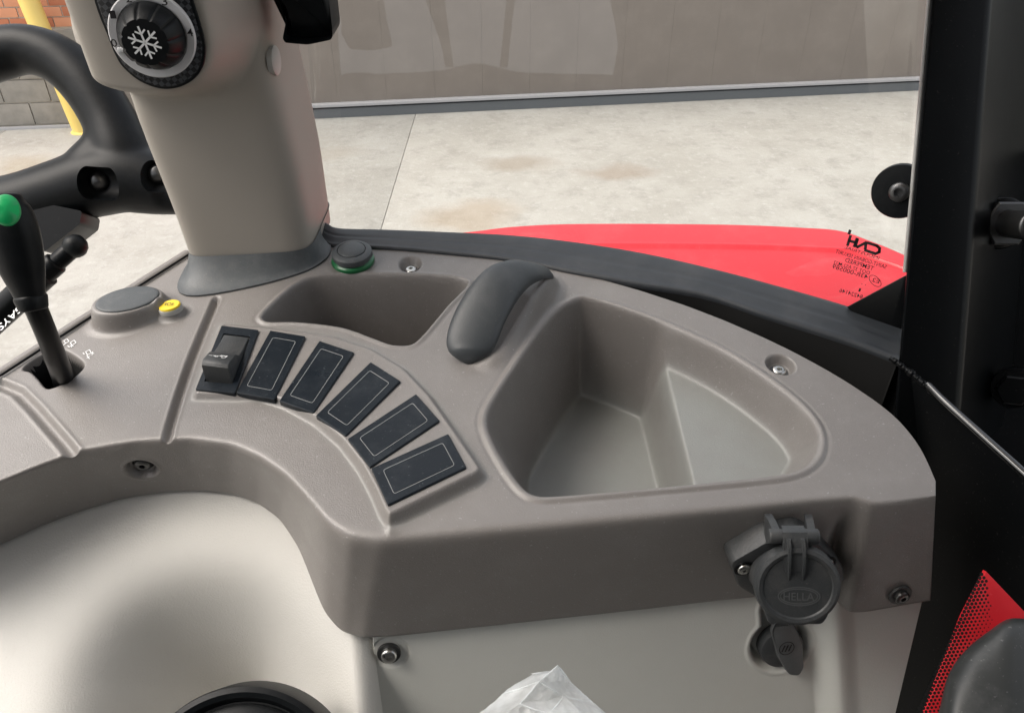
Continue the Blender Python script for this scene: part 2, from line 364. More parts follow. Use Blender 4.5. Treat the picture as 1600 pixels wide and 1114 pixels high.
xF = np.concatenate([np.linspace(-220, -10, 60, endpoint=False), np.linspace(-10, 1462, NC - 60)])
yB = curve(BACK, xF, 9); yF = curve(FRONT, xF, 8)
xG = np.interp(xF, [-220, 404, 447, 481, 511, 545, 596, 640, 1278, 1330, 1361, 1462], [-220, 397, 437, 469, 500, 530, 570, 622, 1262, 1298, 1326, 1454])
yG = curve(BOT, xG, 6)
# sloped trim plane Q (cushion)
q0 = con(300, 766, -.05); sl = R(20)
QV = norm(CV * math.cos(sl) + CN * math.sin(sl)); QN = np.cross(CU, QV); QN = QN if QN[2] > 0 else -QN
GQ = hit(xG, yG, q0, QN)
hq = (hit(566, 996, q0, QN) - CO) @ CN
GR = con(xG, yG, hq); wgt = np.clip((xG - 520) / 60, 0, 1); wgt = wgt * wgt * (3 - 2 * wgt)
G3 = GQ * (1 - wgt)[:, None] + GR * wgt[:, None]
# inside / distance fields in console coordinates
def sdf(poly, U):                        # positive inside
    P = np.asarray(poly); Q = np.roll(P, -1, 0); sh = U.shape[:-1]; X = U.reshape(-1, 2); D = np.full(len(X), 1e9); ins = np.zeros(len(X), bool)
    for a, b in zip(P, Q):
        e = b - a; w_ = X - a; t = np.clip((w_ @ e) / (e @ e + 1e-18), 0, 1); d = w_ - np.outer(t, e); D = np.minimum(D, (d * d).sum(1))
        c = ((a[1] <= X[:, 1]) != (b[1] <= X[:, 1])); 
        with np.errstate(divide='ignore', invalid='ignore'):
            xx = a[0] + (X[:, 1] - a[1]) * e[0] / (e[1] if e[1] != 0 else 1e-12)
        ins ^= c & (X[:, 0] < xx)
    D = np.sqrt(D); return np.where(ins, D, -D).reshape(sh)
def near(poly, U, pad=.02):
    P = np.asarray(poly); lo = P.min(0) - pad; hi = P.max(0) + pad
    return (U[..., 0] > lo[0]) & (U[..., 0] < hi[0]) & (U[..., 1] > lo[1]) & (U[..., 1] < hi[1])
def ss(x, a, b):
    t = np.clip((x - a) / (b - a), 0, 1); return t * t * (3 - 2 * t)
def gsoft(t, k=.05):
    L = lambda x: k * np.logaddexp(0, x / k); g = lambda x: L(x) - L(x - 1); return (g(t) - g(0)) / (g(1) - g(0))
def pldist(line, U):
    P = np.asarray(line); D = np.full(U.shape[:-1], 1e9)
    for a, b in zip(P[:-1], P[1:]):
        e = b - a; w_ = U - a; t = np.clip((w_ @ e) / (e @ e), 0, 1); d = w_ - t[..., None] * e; D = np.minimum(D, (d ** 2).sum(-1))
    return np.sqrt(D)
DU = np.zeros((NT, NC)); TM = np.zeros((NT, NC))
T = np.linspace(0, 1, NT)[:, None]
PX = np.broadcast_to(xF, (NT, NC)); PY = yB * (1 - T) + yF * T
TOP = con(PX, PY); UVg = uv(TOP); h = np.zeros((NT, NC)); mi = np.zeros((NT, NC), int)
mm = .001
def gs(P, sg):                           # smooth a closed outline
    k = np.exp(-.5 * (np.arange(-3 * sg, 3 * sg + 1) / sg) ** 2); k /= k.sum(); return sum(kk * np.roll(P, i - 3 * sg, 0) for i, kk in enumerate(k))
big_out = cat([(893, 463), (924, 461), (1000, 484), (1080, 516), (1160, 556), (1240, 612), (1280, 652), (1295, 686), (1288, 722), (1256, 746), (1200, 757), (1040, 772), (880, 786), (838, 787), (808, 774), (778, 735), (752, 686), (746, 655), (760, 620), (820, 534), (860, 484)], 280, True); big_out = gs(big_out, 4)
small_out = cat([(400, 494), (416, 476), (453, 444), (486, 429), (528, 424), (600, 424), (693, 427), (732, 434), (740, 446), (709, 479), (668, 528), (645, 544), (610, 545), (577, 534), (528, 517), (462, 509), (415, 509), (401, 503)], 120, True)
def rim(d): return -.0006 * np.exp(-(d / .0008) ** 2) + .0011 * np.exp(-((d - .0027) / .0016) ** 2) * (d > -.001)
# large bin
bo = cuv(big_out); m = near(bo, UVg); U = UVg[m]; d = sdf(bo, U); hh = rim(d)
D1, D2 = .078, .025
fl = np.vstack([cuv([(921, 590)], -D1), cuv([(1000, 602), (1055, 560)], -.05), cuv([(1120, 592), (1190, 645), (1238, 695), (1240, 715)], -D2), cuv([(1228, 728), (1190, 738), (1040, 747), (880, 760)]) + [0, .004], cuv([(816, 757)], -D1), cuv([(866, 672)], -D1)])
fl = roundpoly(fl, .014, 8); fl = gs(cat(fl, 300, True), 5)
din = np.maximum(d - .0050, 0); dfo = np.maximum(-sdf(fl, U), 0); t_ = np.where(din > 0, din / np.maximum(din + dfo, .009), 0)
r0 = cuv([(992, 613)], -D1)[0]; r1 = cuv([(1030, 757)], -D1)[0]; r2 = cuv([(1036, 565)], -D2)[0]; r3 = cuv([(1078, 750)], -D2)[0]
def side(U, a, b): e = b - a; n = np.array([e[1], -e[0]]) / np.linalg.norm(e); return (U - a) @ n
sa = side(U, r1, r0); sb = side(U, r3, r2); 
if sa.mean() and side(cuv([(1150, 700)], -D2), r1, r0)[0] < 0: sa = -sa; sb = -sb
tt = gsoft(np.clip(sa / (sa - sb + 1e-9), 0, 1) * (sa > 0), .16); tt = np.where(sb > 0, 1, tt); tt = ss(tt, -.12, 1.12); tt = (tt - ss(0, -.12, 1.12)) / (ss(1, -.12, 1.12) - ss(0, -.12, 1.12))
Dm = D1 + (D2 - D1) * tt
hh += -Dm * gsoft(t_, .075); h[m] += hh; TM[m] = (t_ > .55) * 1.0; DU[m] = ss(t_, .93, 1.0) * (1 - .8 * np.sin(math.pi * np.clip(tt, 0, 1)))
# small bin
so_ = cuv(small_out); m = near(so_, UVg); U = UVg[m]; d = sdf(so_, U); hh = rim(d)
din = np.maximum(d - .0045, 0); t_ = np.clip(din / .012, 0, 1); hh += -.10 * gsoft(t_, .06); h[m] += hh
# switch plateau
plat = cuv([(344, 507), (405, 512), (470, 519), (530, 529), (585, 548), (637, 580), (678, 624), (712, 672), (742, 716), (762, 746), (752, 757), (606, 829), (594, 812), (580, 778), (560, 740), (530, 700), (490, 665), (440, 638), (400, 627), (370, 628), (297, 627)])
plat = roundpoly(plat, .003, 3); m = near(plat, UVg); U = UVg[m]; d = sdf(plat, U)
e0 = cuv([(450, 560)])[0]; e1 = cuv([(680, 790)])[0]; al = np.clip(((U - e0) @ (e1 - e0)) / ((e1 - e0) @ (e1 - e0)), -.3, 1.3)
lo = side(U, cuv([(340, 560)])[0], cuv([(700, 800)])[0])
ph = .0035 + .0035 * np.clip(al, 0, 1)
h[m] += ph * ss(d, -.0002, .0042) + .0007 * np.exp(-((d - .0036) / .0012) ** 2); DU[m] += .55 * np.exp(-((d + .0006) / .0011) ** 2)
# grooves
g1 = cuv([(338, 468), (318, 515), (298, 565), (281, 615), (266, 665), (257, 700)]); m = near(g1, UVg, .01); dd = pldist(g1, UVg[m])
h[m] += -.0042 * (1 - ss(dd, .0006, .0030)) + .0004 * np.exp(-((dd - .0034) / .0008) ** 2)
g2 = cuv([(-220, 590), (-60, 590), (0, 600), (28, 612), (52, 636), (80, 668), (105, 697), (128, 728)]); m = near(g2, UVg, .012); dd = pldist(g2, UVg[m])
h[m] += -.0034 * (1 - ss(dd, .0008, .0042)) + .0006 * np.exp(-((dd - .0046) / .0009) ** 2)
# lever slot
slot = cat([(38, 574), (65, 555), (92, 548), (112, 556), (129, 571), (118, 586), (99, 598), (80, 605), (71, 602), (62, 591), (50, 579)], 60, True)
sl_ = cuv(slot); m = near(sl_, UVg, .006); d = sdf(sl_, UVg[m]); h[m] += -.03 * ss(d, -.0003, .0012); k_ = mi[m]; k_[d > -.0002] = 1; mi[m] = k_
# pod with the oval pad
pc = cuv([(208, 492)])[0]; ux = norm(cuv([(262, 478)])[0] - cuv([(158, 512)])[0]); uy = np.array([-ux[1], ux[0]])
X = (UVg - pc) @ ux; Y = (UVg - pc) @ uy; rr = np.sqrt((X / .0228) ** 2 + (Y / .0155) ** 2)
podh = .0125 * (1 - .30 * np.clip((X + .02) / .045, 0, 1)); hp = podh * (1 - ss(rr, .90, 1.10)) + .0015 * (1 - ss(rr, 1.05, 1.35)); m = rr < 1.4; h[m] = np.maximum(h[m], hp[m])
# small pod of the yellow button
yc = cuv([(270, 491)])[0]; X = (UVg - yc) @ ux; Y = (UVg - yc) @ uy; rr = np.sqrt((X / .0098) ** 2 + (Y / .0078) ** 2)
h += .0036 * (1 - ss(rr, .62, .98)) - .0005 * np.exp(-((rr - 1.22) / .06) ** 2); DU += .5 * np.exp(-((rr - 1.05) / .08) ** 2)
# grip pod
gp = cuv([(742, 568), (768, 576), (792, 566), (812, 545), (842, 508), (868, 474), (876, 450), (868, 436), (800, 428), (760, 440), (728, 480), (716, 520), (720, 550)]); gp = roundpoly(gp, .006, 4)
m = near(gp, UVg, .02); d = sdf(gp, UVg[m]); gq = cuv([(730, 560)])[0]; h[m] += .0125 * np.clip(np.linalg.norm(UVg[m] - gq, axis=-1) / .05 - .12, 0, 1) * ss(d, -.001, .009) + .0025 * ss(d, -.006, .004)
# screw holes in the top
for (px, py, r_) in ((641, 413, .0072), (1220, 570, .0082)):
    c = cuv([(px, py)])[0]; rr = np.linalg.norm(UVg - c, axis=-1); m = rr < r_ * 1.6; h[m] += -.0062 * (1 - ss(rr[m], r_ * .88, r_ * 1.02)) + .0003 * np.exp(-((rr[m] - r_ * 1.15) / .0006) ** 2)
for _ in range(3):
    hp_ = np.pad(h, 1, mode='edge'); h = (hp_[1:-1, 1:-1] * 4 + 2 * (hp_[:-2, 1:-1] + hp_[2:, 1:-1] + hp_[1:-1, :-2] + hp_[1:-1, 2:]) + hp_[:-2, :-2] + hp_[2:, 2:] + hp_[:-2, 2:] + hp_[2:, :-2]) / 16
for _ in range(14):
    hp_ = np.pad(DU, 1, mode='edge'); DU = (hp_[1:-1, 1:-1] * 4 + 2 * (hp_[:-2, 1:-1] + hp_[2:, 1:-1] + hp_[1:-1, :-2] + hp_[1:-1, 2:])) / 12
def blur(A_, n_):
    for _ in range(n_):
        q_ = np.pad(A_, 1, mode='edge'); A_ = (q_[1:-1, 1:-1] * 4 + 2 * (q_[:-2, 1:-1] + q_[2:, 1:-1] + q_[1:-1, :-2] + q_[1:-1, 2:])) / 12
    return A_
wb = np.clip(blur(TM, 14), 0, 1); h = h * (1 - wb) + blur(h, 10) * wb
TOPD = TOP + h[..., None] * CN
# fascia rows
Qf = np.linspace(0, 1, NF + 1)[1:, None, None]
F3 = TOP[-1]; Fe = F3[None] * (1 - Qf) + G3[None] * Qf
# slight outward belly
Fe = Fe
full = np.vstack([TOPD, Fe])
# rounded edge
def smooth_rows(P, c, half, sig):
    out = P.copy(); k = np.exp(-.5 * (np.arange(-3 * sig, 3 * sig + 1) / sig) ** 2); k /= k.sum(); n = 3 * sig
    seg = P[c - half - n:c + half + n + 1]; sm = np.zeros_like(P[c - half:c + half + 1])
    for i, kk in enumerate(k): sm += kk * seg[i:i + 2 * half + 1]
    wt = 1 - ss(np.abs(np.arange(-half, half + 1)), half * .55, half)[:, None, None]
    out[c - half:c + half + 1] = sm * wt + out[c - half:c + half + 1] * (1 - wt); return out
full = smooth_rows(full, NT - 1, 15, 5)
# hollow in the fascia beside the socket
qv = np.linspace(0, 1, NF + 1)[1:, None]; xv = np.broadcast_to(xF, (NF, NC)); dv_ = .0065 * np.exp(-((xv - (1334 - 8 * qv)) / 19) ** 2) * ss(qv, .05, .45)
full[NT:] += dv_[..., None] * CV
# screw pocket in the left fascia
pk = F3[np.argmin(abs(xF - 222))] * .45 + G3[np.argmin(abs(xF - 222))] * .55
i0 = np.argmin(abs(xF - 222)); tng = norm(F3[i0 + 10] - F3[i0 - 10]); dwn = norm(G3[i0] - F3[i0]); fn = norm(np.cross(tng, dwn)); fn = fn if fn[1] < 0 else -fn
PKC = hit(221, 733, pk, fn)
rel = full[NT:] - PKC; rr = np.linalg.norm(rel - (rel @ fn)[..., None] * fn, axis=-1); 
full[NT:] -= (.0050 * (1 - ss(rr, .0068, .0088)) - .0005 * np.exp(-((rr - .0098) / .0008) ** 2))[..., None] * fn
# closing skirts
first = full[:1] - CN * .02; first2 = full[:1] - CN * .004 + CV * .0012; last = full[-1:] + CV * .012 - CN * .001
full = np.vstack([first, first2, full, last])
rc = full[:, -1:] + np.array([.001, .006, -.002]); rc2 = full[:, -1:] + np.array([-.02, .05, -.03]); full = np.hstack([full, rc, rc2])
MI = np.zeros((full.shape[0] - 1, full.shape[1] - 1), int); MI[2:2 + NT - 1, :NC - 1] = mi[:-1, :-1]
console = thing('side_console', con(800, 700), 'grey brown moulded plastic console with two open storage bins and a curved switch bank', 'console')
cb_o = grid_obj('console_body', full, [K['console'], K['hole']], console, matidx=MI, flip=True)
DUF = np.zeros(full.shape[:2]); DUF[2:2 + NT, :NC] = DU; at_ = cb_o.data.attributes.new('dust', 'FLOAT', 'POINT'); at_.data.foreach_set('value', DUF.astype(np.float32).ravel())
cm = K['console'].node_tree; bs_ = cm.nodes['Principled BSDF']; old = bs_.inputs['Base Color'].links[0].from_socket
an = cm.nodes.new('ShaderNodeAttribute'); an.attribute_name = 'dust'; tn_ = cm.nodes.new('ShaderNodeTexNoise'); tn_.inputs['Scale'].default_value = 45; tn_.inputs['Detail'].default_value = 8
tc_ = cm.nodes.new('ShaderNodeTexCoord'); cm.links.new(tc_.outputs['Object'], tn_.inputs['Vector']); mr_ = cm.nodes.new('ShaderNodeMapRange'); mr_.inputs[1].default_value = .25; mr_.inputs[2].default_value = .7; mr_.inputs[3].default_value = .6; mr_.inputs[4].default_value = .95; cm.links.new(tn_.outputs['Fac'], mr_.inputs[0])
mu = cm.nodes.new('ShaderNodeMath'); mu.operation = 'MULTIPLY'; cm.links.new(an.outputs['Fac'], mu.inputs[0]); cm.links.new(mr_.outputs[0], mu.inputs[1])
mx_ = cm.nodes.new('ShaderNodeMix'); mx_.data_type = 'RGBA'; cm.links.new(mu.outputs[0], mx_.inputs[0]); cm.links.new(old, mx_.inputs[6]); mx_.inputs[7].default_value = (.25, .26, .245, 1); cm.links.new(mx_.outputs[2], bs_.inputs['Base Color'])

def bolt(name, c, axis, r, hgt, mat_, parent, hexr=None, washer=None, wm=None, slots=6, dome=.35):
    x, y, z = frame(axis); c = np.asarray(c); hexr = hexr or r * .38; seg = 48; t = np.linspace(0, 2 * math.pi, seg, endpoint=False)
    cir = lambda q, hh_: c + z * hh_ + np.outer(np.cos(t) * q, x) + np.outer(np.sin(t) * q, y)
    hx = hexr / np.cos(((t + .3) % (math.pi / 3)) - math.pi / 6) * .93
    hx_ = lambda hh_: c + z * hh_ + np.outer(np.cos(t) * hx, x) + np.outer(np.sin(t) * hx, y)
    rings = [cir(r, 0), cir(r, hgt * .55), cir(r * .96, hgt * .75), cir(r * .82, hgt * .93), cir(r * .6, hgt), hx_(hgt), hx_(hgt * .98), hx_(hgt * .25)]
    o = build(name, loft(rings), mat_, parent, sharp=35)
    if washer:
        build('washer', lathe(c, z, [(washer, -.0012), (washer, -.0003), (washer * .96, .0002), (r * .9, .0002)], 48), wm or mat_, parent)
    return o
for (px, py) in ((641, 413), (1220, 570)):
    c_ = cuv([(px, py)])[0]; bolt('screw', CO + c_[0] * CU + c_[1] * CV - CN * .0060, CN, .0042, .0026, K['steel'], console, washer=.0058, wm=K['dsteel'])
bolt('screw', PKC - fn * .0046, fn, .0045, .0030, K['dsteel'], console, washer=.006, wm=K['black'])
i1 = np.argmin(abs(xF - 1415)); fr = norm(np.cross(norm(F3[i1 + 20] - F3[i1 - 20]), norm(G3[i1] - F3[i1]))); fr = fr if fr[1] < 0 else -fr
c_ = hit(1404, 926, F3[i1] * .3 + G3[i1] * .7, fr); bolt('screw', c_ + fr * .002, fr, .0042, .003, K['dsteel'], console, washer=.0066, wm=K['socket'])
es = [con(x_, y_, .0015) for x_, y_ in ((-220, 731), (-100, 653), (0, 587), (150, 490), (296, 397))]
build('edge_seal', tube(es, [.0007] * 5, 12, res=60), K['gloss'], console)
build('outer_ledge', tube([p_ + np.array([-.004, .006, -.004]) for p_ in es], [.004] * 5, 16, res=60), K['console'], console)
# pads, buttons
def pad(name, c, ax, rx, ry, hgt, mt, parent, xh): 
    return build(name, lathe(c, ax, [(rx, -.001), (rx * 1.0, hgt * .4), (rx * .97, hgt * .8), (rx * .9, hgt), (rx * .5, hgt * 1.1), (.0005, hgt * 1.12)], 64, xh, 1, ry / rx), mt, parent, sharp=60)
uxw = ux[0] * CU + ux[1] * CV; pn = norm(CN + uxw * .09)
pcw = CO + pc[0] * CU + pc[1] * CV + CN * .0122 + uxw * .0005
pad('pod_cap', pcw, pn, .0190, .0125, .0012, K['rubber'], console, uxw)
ycw = CO + yc[0] * CU + yc[1] * CV + CN * .0030
build('button_shaft', lathe(ycw, CN, [(.0074, 0), (.0074, .0028), (.0070, .0034), (.0060, .0035)], 40, uxw, 1, .8), K['greyplas'], console)
build('button_cap', lathe(ycw, CN, [(.0066, .003), (.0066, .0042), (.0060, .0048), (.0004, .0050)], 40, uxw, 1, .8), K['yellow'], console)
mk = M_(); cc = ycw + CN * .0051; t = np.linspace(0, 2 * math.pi, 13)
stroke([cc + .0013 * (math.cos(q) * CU + math.sin(q) * CV) for q in t], .0004, CN, mk)
for s_ in (-1, 1):
    stroke([cc + s_ * .0024 * math.cos(q) * CU + .0024 * math.sin(q) * CV for q in np.linspace(-.6, .6, 5)], .0004, CN, mk)
build('button_mark', mk, K['print'], console, smooth=False)
# lever gate symbols
mk = M_()
def P_(x, y): return con(x, y, .0002)
for pts in ([(100, 533), (105, 530), (108, 534), (103, 537), (100, 533)], [(99, 540), (103, 537)], [(110, 536), (116, 532), (119, 536), (113, 540), (110, 536)], [(106, 541), (109, 543)], [(112, 543), (112, 539)], [(110, 541), (115, 541)],
            [(134, 550), (140, 547), (143, 552), (137, 555), (134, 550)], [(143, 552), (147, 553)], [(145, 550), (144, 555)], [(130, 552), (132, 554)], [(136, 560), (140, 557)], [(136, 556), (140, 561)]):
    stroke([P_(*q) for q in pts], .0005, CN, mk)
build('lever_symbols', mk, K['white'], console, smooth=False)
# switches
PAN = [((346, 508), (404, 515), (367, 614), (305, 608)), ((422, 516), (477, 525), (429, 624), (369, 613)), ((499, 532), (553, 550), (490, 645), (436, 626)), ((579, 565), (626, 595), (540, 681), (493, 649)), ((650, 615), (687, 657), (578, 730), (543, 685)), ((700, 677), (729, 730), (606, 789), (580, 731))]
for i, q in enumerate(PAN):
    q = np.array(q, float); mid_ = cuv([q.mean(0)])[0]; al_ = np.clip(((mid_ - e0) @ (e1 - e0)) / ((e1 - e0) @ (e1 - e0)), -.3, 1.3); dh = .0036 + .0035 * np.clip(al_, 0, 1) + .0016
    c4 = con(q[:, 0], q[:, 1], dh); c = c4.mean(0)
    lx = norm((c4[1] - c4[0]) + (c4[2] - c4[3])); ly = norm((c4[0] - c4[3]) + (c4[1] - c4[2])); nn = np.cross(lx, ly); nn = nn if nn @ CN > 0 else -nn
    p4 = c4 - CN * .0035
    if i == 0:
        inner = np.array([c4[0] * (1 - a) * (1 - b) + c4[1] * a * (1 - b) + c4[2] * a * b + c4[3] * (1 - a) * b for a, b in ((.14, .13), (.86, .13), (.86, .88), (.14, .88))])
        out = roundpoly(p4, .0008, 3); inn = roundpoly(inner - CN * .0035, .0005, 3)
        th = .0036
        fr_ = loft([out, out + CN * (th - .0005), inset(out, CN, .0005) + CN * th, inn + CN * th, inn + CN * .0006, ], cap0=False, cap1=True)
        sw = build('rocker_switch', fr_, K['blank'], console, sharp=30)
        # rocker body
        L0 = (inner[0] + inner[1]) / 2; L1 = (inner[2] + inner[3]) / 2; ax_ = L1 - L0; hw = np.linalg.norm(inner[1] - inner[0]) / 2 - .0006; lxx = norm(inner[1] - inner[0])
        rings = []
        for s_, hb, ht in ((.03, -.003, -.0006), (.045, -.003, .0006), (.35, -.003, .0022), (.50, -.003, .0038), (.62, -.003, .0086), (.86, -.003, .0120), (.91, -.003, .0116), (.945, -.003, .0104), (.96, -.003, .004), (.965, -.003, -.002)):
            b_ = L0 + ax_ * s_; bv = .0009; pr = [(-hw, hb), (hw, hb), (hw, ht - bv), (hw - bv * .3, ht - bv * .3), (hw - bv, ht), (-hw + bv, ht), (-hw + bv * .3, ht - bv * .3), (-hw, ht - bv)]
            rings.append(np.array([b_ + lxx * u_ + CN * v_ for u_, v_ in pr]))
        build('rocker', loft(rings), K['socket'], sw, sharp=28)
        mk = M_(); tn = norm(np.cross(norm(lxx), norm(ax_ * .24 + CN * .0034))); tn = tn if tn @ CN > 0 else -tn
        bc = L0 + ax_ * .75 + CN * .0105; dy = -norm(ax_ * .24 + CN * .0034)
        W_ = lambda x_, y_: bc + lxx * x_ * .001 + dy * y_ * .001
        for pts in ([(-6, 0), (-4, 0)], [(-3.4, 0), (-1, .1), (0, .8), (2.4, .8)], [(1, 1.8), (4.6, 1.8), (4.6, .2)], [(1, 1.8), (1, .2)], [(-2.4, -.8), (-2.4, .6)]):
            stroke([W_(*p_) for p_ in pts], .00045, tn, mk, .0004)
        for cx, r_ in ((3.2, 1.25), (-1.2, .7)):
            stroke([W_(cx + r_ * math.cos(q_), -.4 + r_ * math.sin(q_)) for q_ in np.linspace(0, 2 * math.pi, 13)], .0004, tn, mk, .0004)
        build('tractor_symbol', mk, K['white'], sw, smooth=False)
    else:
        out = roundpoly(p4, .0007, 3)
        inner = np.array([c4[0] * (1 - a) * (1 - b) + c4[1] * a * (1 - b) + c4[2] * a * b + c4[3] * (1 - a) * b for a, b in ((.17, .11), (.83, .11), (.83, .89), (.17, .89))]) - CN * .0035
        inn = roundpoly(inner, .0004, 2); n_o = len(out); inn2 = roundpoly(inner, .0016, 3)
        g_ = inset(inn2, CN, .00035); th = .0036
        m_ = loft([out, out + CN * (th - .0005), inset(out, CN, .0005) + CN * th, inn2 + CN * th, inn2 + CN * (th - .0009), g_ + CN * (th - .0009), g_ + CN * (th - .0001), inset(g_, CN, .0003) + CN * (th + .0002)])
        sw = build('blank_switch_cover', m_, K['blank'], console, sharp=25)
        build('outline', loft([inn2 + CN * (th - .0008), inn2 + CN * (th + .00012), inset(inn2, CN, .00026) + CN * (th + .00012), inset(inn2, CN, .00028) + CN * (th - .0008)], cap0=False, cap1=False), K['line'], sw, smooth=False)
# grip pad
Lp = [(864, 429, 12), (852, 419, 18), (828, 413, 25), (795, 411, 30), (765, 420, 32), (742, 440, 29), (722, 468, 23), (706, 500, 16), (698, 528, 10), (700, 547, 6), (710, 558, 4), (722, 563, 3)]
Rp = [(865, 433, 11), (860, 435, 14), (848, 437, 19), (830, 446, 22), (814, 462, 23), (802, 480, 21), (792, 498, 18), (784, 516, 14), (777, 534, 10), (768, 550, 6), (752, 560, 4), (738, 565, 3)]
Lq = cat(Lp, 60); Rq = cat(Rp, 60); rings = []
for a_, b_ in zip(Lq, Rq):
    A_ = con(a_[0], a_[1], a_[2] * mm); B_ = con(b_[0], b_[1], b_[2] * mm); wd = np.linalg.norm(B_ - A_); prf = []
    for k in range(17):
        s_ = k / 16; an = math.pi * s_; prf.append(A_ + (B_ - A_) * (.5 - .5 * math.cos(an)) + CN * .0062 * min(1, wd / .02) * math.sin(an) ** .8)
    for k in range(1, 8):
        s_ = 1 - k / 8; prf.append(A_ + (B_ - A_) * s_ - CN * (.0028 * math.sin(math.pi * s_) ** .5))
    rings.append(np.array(prf))
build('grip_pad', loft(rings), mat('grip_rubber', (.042, .048, .053, 1), .45, bump=.3, bscale=900, dust=.2, dust_col=(.13, .13, .13, 1), dscale=60, speck=.3), console, sharp=70)
# green ringed button at the pillar foot
gb = con(552, 409, 0)
g_o = thing('push_button', gb, 'round dark grey push button with a green collar beside the pillar foot', 'button')
build('collar', lathe(gb, CN, [(.0145, 0), (.0150, .0012), (.0146, .0026), (.0140, .003), (.0130, .004)], 64), K['greenring'], g_o)
build('bezel', lathe(gb, CN, [(.0128, .003), (.0136, .0042), (.0142, .0055), (.0138, .0085), (.0122, .0098), (.0100, .0102), (.0097, .0094)], 64, rf=lambda a, r, h_: r * (1 - .035 * (math.cos(a * 3 + 1.2) > .6) * (h_ < .006))), K['rubber'], g_o)
build('button_face', lathe(gb, CN, [(.0093, .008), (.0093, .0104), (.0085, .0112), (.004, .0116), (.0003, .0117)], 64), K['rubber'], g_o)

# ================================================================== LOWER TRIM
cx = np.concatenate([np.linspace(-160, 560, 230), np.linspace(562, 581, 24)]); gy = curve(BOT, cx, 6) - 14; tr = np.linspace(0, 1, 240)[:, None]
PYc = gy * (1 - tr) + 1420 * tr; PXc = np.broadcast_to(cx, PYc.shape)
C3 = hit(PXc, PYc, q0 - QN * .004, QN)
rel = C3 - q0; cu_ = np.stack([rel @ CU, rel @ QV], -1)
def quv(pts): p = np.array(pts, float); r_ = hit(p[:, 0], p[:, 1], q0 - QN * .004, QN) - q0; return np.stack([r_ @ CU, r_ @ QV], -1)
arch = quv([(95, 1420), (110, 1114), (125, 1040), (160, 975), (215, 925), (290, 898), (370, 897), (440, 925), (500, 990), (535, 1060), (550, 1200), (550, 1420)]); arch = gs(cat(arch, 300, True), 8)
d = sdf(arch, cu_); kk = .008
disp = 1.7 * (kk * np.logaddexp(0, d / kk)) 
edge = np.clip((cx - 545) / 36, 0, 1) ** 2
C3 = C3 - QN * disp[..., None] - QN * (.012 * edge)[None, :, None]
lip = quv(np.column_stack([cx, gy + 14])); 
cush = thing('cream_side_trim', C3[0].mean(0), 'cream padded lower trim with a rounded hollow around the black speaker', 'trim panel')
C3 = np.vstack([C3[:1] - QN * .02 + QV * .01, C3]); C3 = np.hstack([C3, C3[:, -1:] - QN * .03])
grid_obj('padded_panel', C3, K['cushion'], cush, flip=True)
# speaker
sp = at(371, 1262, .385); spn = norm(np.array([.02, -.62, .78]))
spk = thing('speaker', sp, 'round black speaker with raised rim set in the cream trim at the bottom edge', 'speaker')
build('rim', lathe(sp, spn, [(0.0552, -.02), (0.0552, -.001), (0.0546, .0015), (0.0521, .0028), (0.0496, .0018), (0.0484, -.0005), (0.0471, -.003)], 96), K['black'], spk)
build('grille_dome', lathe(sp, spn, [(0.0465, -.006), (0.0461, -.002), (0.0422, .001), (0.0322, .0035), (0.0174, .0052), (0.0005, .0058)], 96), K['black'], spk)
# right lower panel
pA = con(600, 994, hq) + CV * .006; pB = con(1190, 931, hq) + CV * .006; pl = norm(pB - pA); dn = norm(-CN - CV * .42); pn_ = norm(np.cross(pl, dn)); pn_ = pn_ if pn_[1] < 0 else -pn_
tr = np.linspace(0, 1, 200)[:, None]; sr = np.linspace(0, 1, 560)[None, :]
PYp = 905 + (1330 - 905) * tr; xr = 1437 - (PYp - 905) * .235; PXp = 583 + (PYp - 997) * .02 + (xr - 583 - (PYp - 997) * .02) * sr; PYp = np.broadcast_to(PYp, PXp.shape)
PYp = PYp + np.interp(PXp, [583, 1190, 1437], [35, 0, 0]) * (1 - tr)
P3 = hit(PXp, PYp, pA, pn_)
def puv(p): r_ = p - pA; return np.stack([r_ @ pl, r_ @ dn], -1)
U = puv(P3); key = puv(hit(*np.array([(1219, 1008)]).T, pA, pn_))[0]; nk = puv(hit(*np.array([(1216, 950)]).T, pA, pn_))[0]
pxm = np.linalg.norm(hit(1219, 1008, pA, pn_) - hit(1220, 1008, pA, pn_))
dk = np.linalg.norm(U - key, axis=-1); dnk = pldist([key, nk], U); dd = np.minimum(dk - 42 * pxm, dnk - 22 * pxm)
dis = -.011 * (1 - ss(dd, -.0022, .0022)) + .0006 * np.exp(-((dd - .0036) / .001) ** 2)
bx = puv(hit(*np.array([(611, 1018)]).T, pA, pn_))[0]; db = np.linalg.norm(U - bx, axis=-1); dis += -.0012 * (1 - ss(db, 24 * pxm, 27 * pxm))
xr_ = PXp - (PYp - 950) * .06
dis += .010 * ss(xr_, 1262, 1296) - .004 * ss(xr_, 1296, 1330)
P3 = P3 + pn_ * dis[..., None]
P3 = np.hstack([P3[:, :1] - pn_ * .02, P3[:, :1] - pn_ * .001, P3[:, 1:], P3[:, -1:] - pn_ * .004 + pl * .001, P3[:, -1:] - pn_ * .03])
rp = thing('lower_side_panel', P3[0].mean(0), 'flat grey cream lower panel below the console with one bolt at its left corner', 'trim panel')
grid_obj('panel', P3, K['panel'], rp, flip=True, sharp=50)
cb = hit(608, 1017, pA, pn_); bolt('bolt', cb + pn_ * .0022, pn_, .0044, .0034, K['steel'], rp, washer=.0066, wm=K['dsteel'])

